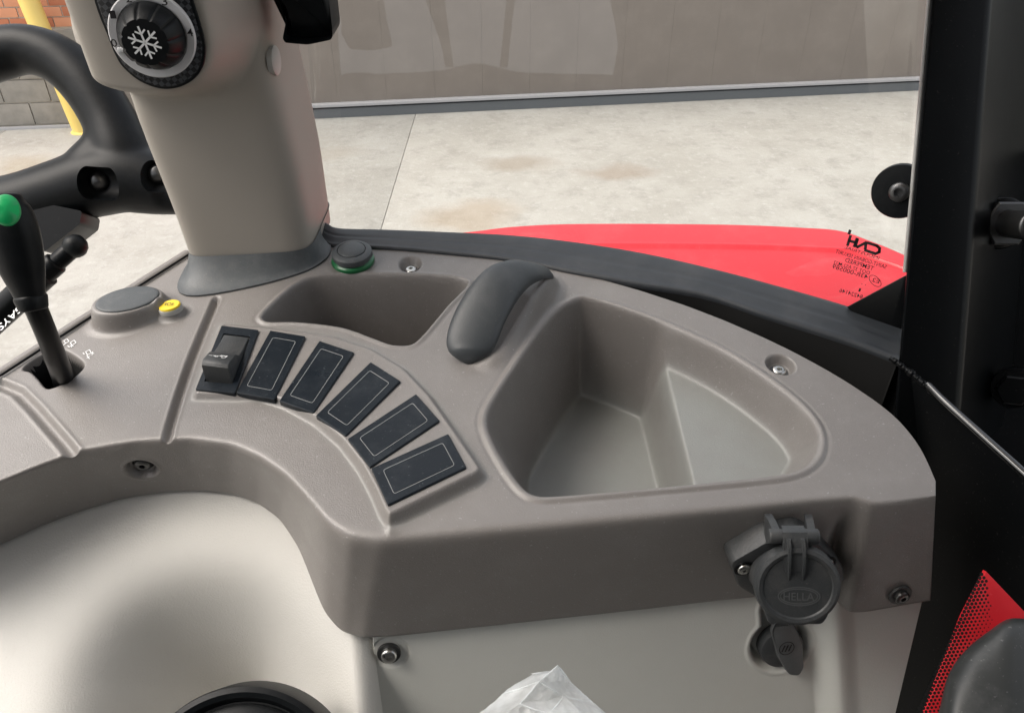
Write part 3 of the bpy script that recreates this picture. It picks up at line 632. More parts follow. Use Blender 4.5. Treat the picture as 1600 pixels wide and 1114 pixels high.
# ================================================================== POWER SOCKET (on the fascia)
i2 = np.argmin(abs(xF - 1215)); fnS = norm(np.cross(norm(F3[i2 + 60] - F3[i2 - 60]), norm(G3[i2] - F3[i2]))); fnS = fnS if fnS[1] < 0 else -fnS
pS = F3[i2] * .5 + G3[i2] * .5
def fp(px, py, off=0.0): px = np.asarray(px, float); return hit(px, py, pS + fnS * off, fnS)
sock = thing('power_socket', fp(1215, 880), 'dark grey seven pin style trailer socket with hinged lid screwed to the console front', 'socket')
ol = roundpoly(fp(*np.array([(1128, 850), (1188, 815), (1240, 806), (1268, 822), (1303, 858), (1306, 878), (1290, 892), (1262, 905), (1225, 930), (1195, 915), (1165, 902), (1142, 888)], float).T, .0), .004, 4)
build('flange', prism(ol, fnS, .0125, .0022), K['socket'], sock, sharp=30)
sx_ = norm(np.cross(fnS, Z)); sx_ = sx_ if sx_[0] > 0 else -sx_; sy_ = np.cross(fnS, sx_); sy_ = sy_ if sy_[2] > 0 else -sy_
for (px, py) in ((1162, 887), (1291, 879)):
    c = fp(px, py, .0128); build('screw_well', lathe(c, fnS, [(.0052, 0), (.0052, .0006), (.0042, .0006), (.0042, -.002)], 32), K['black'], sock)
    o = bolt('screw', c - fnS * .0002, fnS, .0036, .0022, K['steel'], sock, hexr=.0012)
lidn = norm(fnS * .55 + norm(CAM - fp(1243, 917, .03)) * .6); lc = fp(1245, 914, .036); back = fp(1222, 884, .011)
bax = norm(lc - back)
t56 = np.linspace(0, 2 * math.pi, 56, endpoint=False); fb = frame(fnS); fl2 = frame(lidn)
br_ = [back + np.outer(np.cos(t56) * .0185, fb[0]) + np.outer(np.sin(t56) * .0185, fb[1]), lc - lidn * .005 + np.outer(np.cos(t56) * .0188, fl2[0]) + np.outer(np.sin(t56) * .0188, fl2[1])]
build('barrel', loft([br_[0] * (1 - k) + br_[1] * k for k in np.linspace(0, 1, 6)]), K['socket'], sock, sharp=50)
def lidr(a, r, h_):
    s_ = math.sin(a)
    if s_ < -.72: return r * .93 / max(-s_, .72) if False else r
    return r
build('lid', lathe(lc, lidn, [(.0192, -.005), (.0200, -.004), (.0202, 0), (.0196, .0022), (.0180, .003), (.0164, .0026), (.0158, .0018), (.0148, .0018), (.006, .0020), (.0003, .0020)], 80), K['socket'], sock, sharp=30)
lx_ = norm(sx_ - lidn * (sx_ @ lidn)); ly_ = np.cross(lidn, lx_); ly_ = ly_ if ly_[2] > 0 else -ly_
LP = lambda x_, y_, z_=0.0: lc + lx_ * x_ * mm + ly_ * y_ * mm + lidn * z_ * mm
build('lid_foot', prism(roundpoly([LP(-17, -8, -6), LP(-13, -20.5, -6), LP(12, -20.5, -6), LP(14.5, -17, -6), LP(17, -8, -6)], .002, 3), lidn, .0062, .0012), K['socket'], sock, sharp=30)
# hinge
for s_ in (-1, 1):
    x_ = 8.2 * s_ - 1
    build('hinge_arm', loft([np.array([q_ - lx_ * .0018 - ly_ * w2, q_ + lx_ * .0018 - ly_ * w2, q_ + lx_ * .0018 + ly_ * w2, q_ - lx_ * .0018 + ly_ * w2]) for q_, w2 in ((fp(1200 if s_ < 0 else 1262, 826, .006), .008), ((fp(1200 if s_ < 0 else 1262, 826, .006) + LP(x_, 24, -3.5)) / 2, .006), (LP(x_, 23.5, -3.5), .0034))]), K['socket'], sock, sharp=30)
    build('hinge_knuckle', tube([LP(x_ - 2.6, 23.5, -3.5), LP(x_ + 2.6, 23.5, -3.5)], .0036, 28), K['socket'], sock, sharp=40)
build('hinge_tongue', loft([np.array([LP(-wd - 1, y_, z1 - 3), LP(wd - 1, y_, z1 - 3), LP(wd - 1, y_, z1), LP(-wd - 1, y_, z1)]) for y_, wd, z1 in ((27.5, 5.2, -4), (26.5, 5.6, -1), (23, 5.8, .8), (18, 5.6, 2.2), (13, 5.4, 3.0), (8, 4.8, 2.6))]), K['socket'], sock, sharp=30)
for x_ in (-4.2, 2.4):
    build('lid_rib', loft([np.array([LP(x_ - wd, y_, 0), LP(x_ + wd, y_, 0), LP(x_ + wd * .5, y_, z1), LP(x_ - wd * .5, y_, z1)]) for y_, wd, z1 in ((24, 1.2, 2.2), (21, 1.2, 4.2), (15, 1.1, 5.0), (9, 1.0, 4.4), (3.5, .4, 2.3))]), K['socket'], sock, sharp=30)
mk = M_()
for a_, b_ in ((9.6, 4.7), (8.6, 3.8)):
    t = np.linspace(0, 2 * math.pi, 41); stroke([LP(a_ * math.cos(q) + .6, b_ * math.sin(q) - 4.6, 2.0) for q in t], .0006, lidn, mk, .0003)
text_on('HELLA', LP(-6.6, -6.6, 2.0), LP(7.6, -6.6, 2.0), ly_, .0040, lidn, m=mk, lift=.0004)
build('lid_lettering', mk, mat('raised_lettering', (.085, .09, .092, 1), .45), sock, smooth=False)
# small capped socket below
def pp(px, py, off=0.0): return hit(np.asarray(px, float), py, pA + pn_ * off, pn_)
cap = thing('capped_socket', pp(1219, 1008), 'small dark rubber socket cap with pull tab in a keyhole recess below the large socket', 'socket cap')
cc = pp(1218, 1006, -.003); px_ = pxm
sx2 = pl; sy2 = -dn
build('cap_disc', lathe(cc, pn_, [(33 * px_, -.003), (34 * px_, .002), (32 * px_, .0045), (27 * px_, .0055), (.0004, .006)], 64), K['socket'], cap, sharp=40)
tb = roundpoly(pp(*np.array([(1208, 968), (1236, 968), (1243, 985), (1250, 1005), (1250, 1034), (1242, 1046), (1226, 1045), (1212, 1022), (1203, 982)], float).T, .002), .002, 4)
build('pull_tab', prism(tb, norm(pn_ + np.array([0, 0, .12])), .0042, .001), mat('grey_tab', (.075, .08, .082, 1), .45, bump=.4, dust=.3, dust_col=(.15, .15, .15, 1), dscale=80), cap, sharp=30)
build('strap', prism(roundpoly(pp(*np.array([(1203, 940), (1231, 940), (1233, 974), (1204, 974)], float).T, .0), .001, 3), pn_, .0045, .001), K['socket'], cap, sharp=30)
mk = M_(); c2 = pp(1229, 1012, .0068)
stroke([c2 + (math.cos(q) * sx2 + math.sin(q) * sy2) * 11 * px_ for q in np.linspace(0, 2 * math.pi, 25)], .0005, pn_, mk)
for k in (-1, 0, 1): stroke([c2 + (k * 5 - 1.5) * px_ * sx2 - 5 * px_ * sy2, c2 + (k * 5 + 1.5) * px_ * sx2 + 5 * px_ * sy2], .0008, pn_, mk)
build('tab_emblem', mk, K['hole'], cap, smooth=False)

# ================================================================== PILLAR with dial
bl = con(330, 425)                       # foot level
zb = bl[2] + .002
def pil_at(px, py, y): return hit(px, py, (0, y, 0), np.array([0, 1.0, 0]))
def section(z, x0, x1, y0, y1, r, n=6.5, seg=96):
    t = np.linspace(0, 2 * math.pi, seg, endpoint=False); c, s_ = np.cos(t), np.sin(t)
    e_ = 2 / n; X = np.sign(c) * abs(c) ** e_; Y = np.sign(s_) * abs(s_) ** e_
    return np.column_stack([(x0 + x1) / 2 + X * (x1 - x0) / 2, (y0 + y1) / 2 + Y * (y1 - y0) / 2, np.full(seg, z)])
fy = bl[1] - .002                        # front face plane depth at the foot
# derive left and right face x from silhouettes at several heights
rows_ = [(421, 311, 462, 496, 0), (340, 283, 448, 496, 0), (287, 263, 438, 489, 0), (236, 243, 426, 478, 0), (212, 234, 420, 473, 0), (182, 223, 413, 467, 0), (160, 216, 407, 462, 0), (125, 204, 398, 453, 0), (80, 188, 387, 443, 0), (20, 168, 373, 428, 0), (-60, 142, 354, 415, 0), (-200, 98, 322, 395, 0)]
rings = []; FRONTY = {}
for (py, xl, xe, xr2, out) in rows_:
    y0 = fy - out; pL = pil_at(xl, py, y0 + .012); z_ = pil_at((xl + xe) / 2, py, y0)[2]
    X0 = hit(xl, py, (0, y0 + .014, 0), np.array([0, 1.0, 0]))[0]; X1 = hit(xe, py, (0, y0, 0), np.array([0, 1.0, 0]))[0] + .010
    rings.append((z_, X0, X1, y0, fy + .085))
R_ = cat(rings, 90); pill = thing('control_pillar', (R_[0][1] * .5 + R_[0][2] * .5, fy + .04, zb), 'taupe plastic pillar rising from the console with an air conditioning dial', 'pillar')
KY = .12; dy = fy - .037; DN = norm([KY, -1.0, 0]); DQ = (rings[-3][1] * .5 + rings[-3][2] * .5, dy, 0)
dc = hit(241, 53, DQ, DN)
PR = cat([np.array([r_[0], r_[1], r_[2], fy, r_[4]]) for r_ in rings], 240); secs = []
for q in PR:
    v = section(*q, r=0, seg=240); xm_ = (q[1] + q[2]) / 2; v[:, 1] += KY * (v[:, 0] - xm_)
    ddx = v[:, 0] - dc[0]; ddz = np.minimum(v[:, 2] - dc[2], 0); dd_ = np.hypot(np.where(ddx < 0, ddx * .5, ddx * 1.08), ddz)
    fw = 1 - ss(v[:, 1] - (fy + KY * (v[:, 0] - xm_)), .002, .030)
    v[:, 1] -= .037 * (1 - ss(dd_, .029, .047)) * fw
    secs.append(v)
build('pillar_body', loft(secs, cap0=True), K['pillar'], pill, sharp=60)
0 and print('PILLAR', [tuple(round(float(x), 3) for x in r_) for r_ in rings])
# rubber skirt
base_out = cat([(277, 447), (281, 457), (300, 462), (345, 457), (420, 441), (478, 423), (508, 405), (517, 390), (512, 378), (480, 368), (420, 362), (350, 372), (300, 405), (283, 430)], 96, True)
bo_ = con(base_out[:, 0], base_out[:, 1], .0012); top_r = section(rings[0][0] + .012, R_[0][1] - .0008, R_[0][2] + .0008, R_[0][3] - .0008, R_[0][4] + .0008, 0)
cen = bo_.mean(0); ang = lambda p, c: np.arctan2(p[:, 1] - c[1], p[:, 0] - c[0])
def resamp(ring, c, A_):
    a_ = ang(ring, c); o_ = np.argsort(a_); a_ = a_[o_]; r2_ = ring[o_]; a3 = np.concatenate([a_ - 2 * math.pi, a_, a_ + 2 * math.pi]); r3_ = np.vstack([r2_] * 3)
    return np.column_stack([np.interp(A_, a3, r3_[:, k]) for k in range(3)])
AA = np.linspace(-math.pi, math.pi, 128, endpoint=False); c2_ = top_r.mean(0); B1 = resamp(bo_, c2_, AA); top_r[:, 1] += KY * (top_r[:, 0] - (R_[0][1] + R_[0][2]) / 2); T1 = resamp(top_r, c2_, AA)
sk = [B1 - CN * .0015]
for t in np.linspace(0, 1, 14):
    zt = t ** 2.2; xy = 1 - (1 - t) ** 1.0
    q = B1 * (1 - xy) + T1 * xy; lowz = (B1 * (1 - xy) + (T1 - Z * 0) * xy)
    hgt_b = CO + (((q - CO) @ CU)[:, None] * CU) ; 
    pz = CO[2] + (q[:, 1] - CO[1]) * math.tan(TILT) + .0014
    q = q.copy(); q[:, 2] = pz * (1 - zt) + T1[:, 2] * zt
    sk.append(q)
build('rubber_skirt', loft(sk, cap0=False, cap1=False), K['rubber'], pill, sharp=70)
# dial
pxd = np.linalg.norm(hit(242, 53, DQ, DN) - dc); dc = dc + DN * .0006
def dp(px, py, off=0.0): return hit(px, py, np.array(DQ) + DN * (off + .0006), DN)
plo = cat([(135, -50), (148, 0), (157, 27), (169, 56), (181, 86), (195, 107), (222, 128), (258, 139), (293, 131), (316, 108), (322, 75), (314, 38), (302, 0), (286, -50), (210, -80)], 120, True)
plo3 = dp(plo[:, 0], plo[:, 1], 0)
build('dial_plate_edge', prism(plo3, DN, .0016, .0008), K['black'], pill, sharp=40)
pi_ = inset(plo3, DN, 5 * pxd) + DN * .0014; build('dial_plate', prism(pi_, DN, .0008, .0003), None or K['carbon'], pill, sharp=40)
build('dial_ring', lathe(dc, DN, [(67 * pxd, .0018), (67 * pxd, .0034), (65 * pxd, .0042), (54 * pxd, .0038), (53 * pxd, .0028)], 80), K['silver'], pill, sharp=40)
kc = dc
def knr(a, r, h_):
    return r * (1 - (.06 * max(0, math.cos(a * 11)) ** 6 if .006 < h_ < .0185 else 0))
build('dial_knob', lathe(kc, DN, [(51 * pxd, .002), (52 * pxd, .0045), (50 * pxd, .008), (46 * pxd, .0125), (39 * pxd, .0165), (37 * pxd, .0175), (35 * pxd, .0182), (.0004, .0184)], 176, rf=knr), K['black'], pill, sharp=30)
mk = M_(); kf = kc + DN * .0186; ux_ = norm([1.0, KY, 0]); uz_ = Z; rot = R(10)
for k in range(6):
    a_ = rot + k * math.pi / 3 + math.pi / 2; d_ = math.cos(a_) * ux_ + math.sin(a_) * uz_
    stroke([kf, kf + d_ * 24 * pxd], 3.2 * pxd, DN, mk)
    for s_ in (-1, 1):
        b_ = a_ + s_ * R(55); e_ = math.cos(b_) * ux_ + math.sin(b_) * uz_; stroke([kf + d_ * 13 * pxd, kf + d_ * 13 * pxd + e_ * 9 * pxd], 2.6 * pxd, DN, mk)
build('snowflake_mark', mk, K['white'], pill, smooth=False)
build('dial_pointer', prism(roundpoly([dc + ux_ * x_ * pxd + uz_ * z_ * pxd + DN * .0044 for x_, z_ in ((-58, -24), (-43, -22), (-43, -16), (-58, -16))], .0005, 3), DN, .001, .0002), K['white'], pill)
mk = M_()
for (ch, a_) in (('0', 188), ('1', 146), ('2', 110), ('3', 58), ('4', 4)):
    a_ = R(a_); c_ = dc + (math.cos(a_) * ux_ + math.sin(a_) * uz_) * 61 * pxd + DN * .0050
    text_on(ch, c_ - ux_ * 4.5 * pxd - uz_ * 6 * pxd, c_ + ux_ * 4.5 * pxd - uz_ * 6 * pxd, uz_, 12 * pxd, DN, m=mk, lift=.0003)
build('dial_numerals', mk, K['print'], pill, smooth=False)
# cap on the pillar's right flank
cpb = min(((abs(hit(433, 95, (q[2], 0, 0), np.array([1.0, 0, 0]))[2] - q[0]), q[2]) for q in PR)); cq = hit(433, 95, (cpb[1] + .0007, 0, 0), np.array([1.0, 0, 0]))
build('cover_cap', lathe(cq + np.array([-.0006, 0, 0]), (1, -.05, 0), [(.0085, -.003), (.0085, .0001), (.0078, .0006), (.0004, .0008)], 48), K['greyplas'], pill, sharp=50)
# black handle hanging beside the pillar
hA = .40
hp_ = thing('blind_handle', at(480, 0, .5), 'black angular plastic grab grip hanging down beside the pillar at the top edge', 'handle')
sil = roundpoly(at(*np.array([(405, -80), (424, -20), (440, 12), (443, 36), (438, 60), (442, 67), (478, 70), (516, 62), (517, 50), (510, -10), (500, -80)], float).T, .46), .002, 3)
build('grip', prism(sil - np.array([0, -.03, 0]), (0, -1, -.05), .028, .0025), K['black'], hp_, sharp=50)
# trim behind the pillar
tA = [at(x_, y_, d_) for x_, y_, d_ in ((128, -120, .66), (140, 0, .66), (152, 60, .66), (185, 120, .67), (235, 190, .68), (300, 260, .69), (380, 340, .70))]
tpost = thing('corner_post_trim', tA[-1], 'pale grey moulded post trim behind the pillar and the black handle', 'trim')
build('post_trim', tube(tA, [.016, .016, .017, .021, .019, .019, .02], 32, flat=.7, res=60), K['pillar'], tpost, sharp=60)

# ================================================================== BLACK DOOR HANDLE, strut
dh_ = thing('door_handle', at(150, 290, .62), 'large black moulded door handle loop with recessed screw slots at the left edge', 'handle')
HD = .62
mh = M_()
tube([at(x_, y_, HD) for x_, y_ in ((-90, 130), (-40, 98), (0, 84), (45, 78), (95, 96), (140, 138), (172, 190), (192, 240), (210, 285), (235, 300))], [.0200, .0200, .0198, .0186, .0190, .0200, .0205, .0230, .022, .018], 28, m=mh, res=70)
tube([at(x_, y_, HD) for x_, y_ in ((-90, 365), (-30, 335), (40, 318), (100, 300), (150, 285), (200, 278), (262, 290))], [.0240, .0240, .0240, .0250, .0265, .0265, .022], 28, m=mh, res=60)
tube([at(x_, y_, HD) for x_, y_ in ((172, 225), (150, 262), (120, 290))], [.018, .022, .020], 28, m=mh, res=20)
tube([at(x_, y_, HD) for x_, y_ in ((-40, 372), (40, 352), (85, 345))], [.018, .020, .017], 24, m=mh, res=20)
tube([at(x_, y_, HD) for x_, y_ in ((180, 300), (240, 305), (300, 305))], [.015, .015, .015], 24, m=mh, res=20)
hb = build('handle_body', mh, K['black'], dh_); 
cutters = []
for (px, py, ln_) in ((156, 287, 17), (248, 275, 14)):
    c = M_(); kk_ = np.linspace(-1, 1, 25); tube([at(px + ln_ * 1.9 * q_, py + 2 * q_, HD - .021) for q_ in kk_], [.0125 * max(.02, (1 - max(0, (abs(q_) - .5) / .5) ** 2)) ** .5 for q_ in kk_], 36, m=c, caps=False)
    co = build('cut', c, K['black'], dh_); cutters.append(co)
fuse(hb, .0022, 8)
for co in cutters:
    bm_ = hb.modifiers.new('b', 'BOOLEAN'); bm_.operation = 'DIFFERENCE'; bm_.object = co; bm_.solver = 'EXACT'
evaluated(hb); hb.data.polygons.foreach_set('use_smooth', [True] * len(hb.data.polygons)); hb.data.set_sharp_from_angle(angle=R(40))
for co in cutters: bpy.data.objects.remove(co)
for (px, py) in ((155, 283), (247, 272)):
    build('slot_screw', lathe(at(px, py, HD - .0125), norm(CAM - at(px, py, HD)), [(.007, -.006), (.007, 0), (.005, .002), (.0004, .003)], 32), K['dsteel'], dh_, sharp=50)
# angular bracket under the handle
brk = roundpoly(at(*np.array([(0, 330), (70, 318), (128, 330), (125, 350), (70, 393), (20, 380), (0, 372)], float).T, .60), .002, 3)
build('lower_bracket', prism(brk, (0, .8, -.6), .03, .004), K['gloss'], dh_, sharp=30)
st = thing('gas_strut', at(60, 430, .60), 'black gas strut with a ball end and white maker lettering left of the gear lever', 'gas strut')
SD = .585
build('ball_end', lathe(at(117, 385, SD), norm(at(117, 385, SD) - at(85, 412, SD)), [(.0004, .0088), (.004, .0080), (.0070, .0056), (.0086, .002), (.0088, 0), (.0080, -.0034), (.0060, -.0064), (.0058, -.011)], 40), K['black'], st, sharp=60)
build('end_fitting', tube([at(110, 391, SD), at(78, 420, SD), at(75, 423, SD)], [.0066, .0066, .0060], 32), K['gloss'], st, sharp=40)
build('strut_tube', tube([at(86, 412, SD), at(70, 426, SD), at(69, 427, SD), at(-120, 600, .60)], [.0085, .0085, .0105, .0105], 40), K['gloss'], st, sharp=40)
mk = M_(); A_ = at(-6, 511, .573); B_ = at(33, 474, .573); text_on('GAYSAN', B_ + (A_ - B_) * .0, A_ + (A_ - B_) * .5, np.array([1.0, .3, .6]), .0062, CAM - A_, m=mk)
build('strut_lettering', mk, K['white'], st, smooth=False)

# ================================================================== GEAR LEVER
g0 = con(100, 598, -.02); lev = thing('gear_lever', g0, 'black gear lever with a green topped knob standing in the console slot', 'gear lever')
sh_ = [g0, con(97, 585, .004), at(72, 520, .425), at(48, 462, .405)]
build('shaft', tube(sh_, [.0062, .0060, .0054, .0056], 28, res=40), K['gloss'], lev, sharp=60)
kn = [at(50, 474, .405), at(45, 458, .403), at(33, 415, .398), at(18, 365, .393), at(6, 330, .390), at(2, 312, .389)]
build('knob_grip', tube(kn, [.0068, .0078, .0112, .0132, .0125, .0098], 40, flat=.8, res=60, up=(1, 0, 0)), K['black'], lev, sharp=70)
kq = at(10, 328, .376); kax = norm(CAM + np.array([.0, 0, .12]) - kq)
build('knob_button', lathe(kq, kax, [(.0058, -.003), (.0058, .0004), (.0053, .0012), (.0004, .0018)], 48, sy=1.25), K['green'], lev, sharp=50)
tr_ = [at(x_, y_, .402) for x_, y_ in ((55, 482), (66, 466), (60, 425), (50, 380), (40, 345))]
# slot gaiter plate
build('knob_collar', tube([at(52, 480, .4055), at(48, 466, .4045)], [.0070, .0078], 32), K['black'], lev, sharp=50)

# ================================================================== WINDOW RAIL, GLASS, CAB FRAME
RO = [(494, 338), (512, 350), (532, 357), (600, 359), (700, 363), (800, 368), (900, 379), (1000, 395), (1100, 417), (1200, 443), (1325, 479), (1400, 508), (1412, 513)]
RI = [(497, 372), (515, 384), (545, 386), (620, 390), (700, 397), (800, 408), (900, 428), (1000, 446), (1105, 464), (1200, 495), (1320, 533), (1392, 560), (1404, 565)]
ro = cat(RO, 260); ri = cat(RI, 260); nn = 260
O3 = con(ro[:, 0], ro[:, 1], .003); I3 = con(ri[:, 0], ri[:, 1], .001); rws = [O3 - Z * .12, O3 - Z * .012, O3 - Z * .003, O3]
for s_ in np.linspace(0, 1, 16)[1:]:
    rws.append(O3 * (1 - s_) + I3 * s_ + Z * (.0008 * math.sin(math.pi * s_) + .0008 * math.exp(-((s_ - .92) / .05) ** 2) - .0007 * math.exp(-((s_ - .45) / .03) ** 2)))
rws += [I3 - Z * .003 + CV * .0008, I3 - Z * .10 + CV * .004]
frm = thing('window_rail', con(900, 400), 'curved black painted steel rail between the console and the side window', 'window rail')
rmi = np.zeros((len(rws) - 1, nn - 1), int); rmi[-1] = 1; rmi[0] = 1; grid_obj('rail', np.array(rws), [K['seal'], K['hole']], frm, flip=True, matidx=rmi)
# weld at rail end
def lumpy(name, pts, rad, mt, parent, seed=1, amp=.12):
    rs = random.Random(seed); p = cat([np.asarray(q) for q in pts], max(60, len(pts) * 26)); ph_ = rs.uniform(0, 6)
    from mathutils import noise as mn
    rr = [rad * (1 + .10 * math.sin(i_ * .9 + ph_) + .9 * mn.noise(Vector((i_ * .07, seed, 0)))) for i_ in range(len(p))]
    m_ = tube(p, rr, 14); v = np.vstack(m_.v); v += np.array([[rs.uniform(-1, 1) for _ in range(3)] for _ in v]) * rad * .05; m_.v = [v]
    return build(name, m_, K['gloss'], parent, sharp=None)
# glass
lean = norm(np.array([0, .27, 1.0])); gb0 = O3[8:] + Z * .0; g1_ = gb0 + np.array([0, .004, 0])
def glassmat():
    m = bpy.data.materials.new('window_glass'); m.use_nodes = True; t = m.node_tree; N = t.nodes; L = t.links; N.remove(N['Principled BSDF']); out = N['Material Output']
    tr = N.new('ShaderNodeBsdfTransparent'); tr.inputs[0].default_value = (.94, .95, .94, 1); gl = N.new('ShaderNodeBsdfGlossy'); gl.inputs['Roughness'].default_value = .01
    fr = N.new('ShaderNodeFresnel'); fr.inputs[0].default_value = 1.5; mx = N.new('ShaderNodeMixShader')
    L.new(fr.outputs[0], mx.inputs[0]); L.new(tr.outputs[0], mx.inputs[1]); L.new(gl.outputs[0], mx.inputs[2]); L.new(mx.outputs[0], out.inputs[0]); return m
K['glass'] = glassmat()
gl0 = g1_[0]; gl1 = g1_[-40]; gd = norm(np.array([gl1[0] - gl0[0], gl1[1] - gl0[1], 0]))
win = thing('side_window', g1_.mean(0), 'clear side window glass with black maker print in its lower corner', 'window')
GR_ = np.array([g1_ + lean * k - np.outer(ss(g1_[:, 0], .10, .25), [1, 0, 0]) * .11 * max(k, 0) for k in np.linspace(-.004, .85, 12)])
grid_obj('glass_pane', GR_, K['glass'], win)
# local glass plane near the print
ia = np.argmin(abs(ro[8:, 0] - 1290)); ib = np.argmin(abs(ro[8:, 0] - 1385)); gn = norm(np.cross(g1_[ib] - g1_[ia], lean)); gn = gn if gn[1] < 0 else -gn
def gp_(px, py, off=.0015): return hit(px, py, g1_[ia] + gn * off, gn)
upg = norm(gp_(1340, 370) - gp_(1345, 390)); pg = np.linalg.norm(gp_(1340, 400) - gp_(1341, 400))
mk = M_()
for (s_, a_, b_, hh_) in (('INDUSTRIAL', (1373, 406), (1319, 388), 4.5), ('SAINT-GOBAIN SEKURIT', (1384, 420), (1305, 395), 5.5), ('TEMPERED', (1364, 423), (1320, 409), 6.5), ('DOT 37 AS2-M22', (1358, 429), (1302, 412), 5), ('43R-000589', (1355, 436), (1300, 419), 6.5), ('. .', (1353, 446), (1346, 444), 6), ('1', (1344, 456), (1341, 455), 5), ('84224146', (1347, 467), (1311, 456), 6), ('E2', (1373, 443), (1362, 439.5), 6)):
    text_on(s_, gp_(*a_), gp_(*b_), upg, hh_ * pg * 1.15, gn, m=mk)
stroke([gp_(1367.5, 439) + (math.cos(q) * norm(gp_(1372, 440) - gp_(1362, 437)) + math.sin(q) * upg) * 9.5 * pg for q in np.linspace(0, 2 * math.pi, 29)], .9 * pg, gn, mk)
build('glass_print', mk, K['print'], win, smooth=False)
mk = M_()
for pts in ([(1352, 391), (1368, 396.5), (1374, 394), (1374.5, 388), (1370, 384), (1356, 379.5)], [(1352, 389), (1353.5, 379), (1340, 386), (1337, 384), (1340, 374)], [(1324.5, 383), (1329, 369)], [(1326, 376), (1337, 379)], [(1335, 385), (1339, 373)], [(1326.8, 365.2), (1328.4, 360.5)]):
    stroke([gp_(*q) for q in pts], 4.6 * pg, gn, mk)
build('maker_logo', mk, K['print'], win, smooth=False)
# black corner of the window (frit triangle) and glass hinge disc
tri = gp_(*np.array([(1324, 479), (1412, 432), (1420, 428), (1406, 548), (1385, 530)], float).T, off=.004)
build('black_corner', prism(tri, gn, .002, .0004), K['gloss'], win, sharp=30)
dcn = gp_(1408, 298, .003); 
hd = thing('hinge_washer', dcn, 'black round rubber washer with a torx bolt on the glass beside the post', 'washer')
rdx = 46 * np.linalg.norm(gp_(1408, 298) - gp_(1409, 298)); rdy = 57 * np.linalg.norm(gp_(1408, 298) - gp_(1408, 299))
build('disc', lathe(dcn, gn, [(rdx, 0), (rdx, .004), (rdx * .97, .0055), (rdx * .5, .0062), (rdx * .3, .0062)], 64), K['black'], hd, sharp=40)
bolt('torx_bolt', dcn + gn * .006, gn, rdx * .36, .005, K['dsteel'], hd, hexr=rdx * .16)

# --- post
post = thing('cab_post', con(1440, 590), 'thick black painted steel cab post at the right side of the window', 'post')
def postpt(px, py, off=0):
    dep = .485 + (.447 - .485) * (590 - py) / 590 + off; return at(px, py, dep)
ring_ = []
for py in (-220, -60, 60, 200, 400, 560, 640, 730):
    xl = 1452 - .088 * py; xm = 1548 - (1548 - 1503) * py / 590; xr3 = 1563 - (1563 - 1512) * py / 590
    f0 = postpt(xl, py); f1 = postpt(xm, py); bk = np.array([.062, .07, -.02]) 
    a_ = f1 - f0
    ring_.append(roundpoly([f0, f1, f1 + bk + a_ * .35, f0 + bk], .0035, 4))
build('post_tube', loft(ring_), K['gloss'], post, sharp=40)
build('back_plate', prism(np.array([at(x_, y_, d_) for x_, y_, d_ in ((1510, 225, .60), (1850, 225, .60), (1850, 975, .50), (1600, 752, .54), (1500, 662, .55), (1468, 620, .56))]), -FWD, .004, .001), K['matte'], post, sharp=30)
# glass edge line on the post
build('edge_trim', tube([postpt(1451 - .088 * y_, y_, .004) for y_ in (-200, 100, 300, 425)], .0011, 12), K['greyplas'], post)
tp = thing('door_frame_panel', at(1600, 100, .6), 'smooth dark grey door panel behind the black post at the top right', 'door panel')
dp4 = [at(x_, y_, d_) for x_, y_, d_ in ((1568, -200, .50), (1900, -200, .50), (1900, 250, .55), (1541, 226, .545))]
build('panel', prism(dp4, (0, -1, .3), .004, .001), mat('dark_grey_trim', (.22, .22, .20, 1), .5, var=.2, vscale=12), tp)
# hinge boss and nuts
hg = thing('hinge_bolt', at(1560, 340, .58), 'large black hinge boss with a hex nut welded to the right of the post', 'hinge')
ha = at(1530, 345, .525); hb_ = at(1600, 352, .475); had = norm(hb_ - ha)
lumpy('weld_bead', [ha + frame(had)[0] * .016 * math.cos(q) + frame(had)[1] * .016 * math.sin(q) - had * .003 for q in np.linspace(0, 2 * math.pi, 16)], .0045, K['gloss'], hg, 7)
build('boss', tube([ha - had * .004, ha + had * .026], .0165, 40), K['gloss'], hg, sharp=40)
build('hex_nut', lathe(ha + had * .026, had, [(.0145, 0), (.0150, .001), (.0150, .009), (.0138, .010), (.008, .010)], 6), K['dsteel'], hg, sharp=20)
build('bolt_shank', tube([ha + had * .03, ha + had * .06], .0085, 28), K['dsteel'], hg, sharp=40)
h2 = thing('frame_bolt', at(1585, 605, .52), 'small black hex bolt at the foot of the post near the right edge', 'bolt')
build('bolt_head', lathe(at(1584, 606, .52), (-.5, -.8, .35), [(.0105, 0), (.0105, .009), (.0095, .010), (.0004, .010)], 6), K['gloss'], h2, sharp=20)
build('washer', lathe(at(1584, 606, .52), (-.5, -.8, .35), [(.0135, -.004), (.0135, .0), (.013, .001), (.01, .001)], 40), K['gloss'], h2, sharp=30)
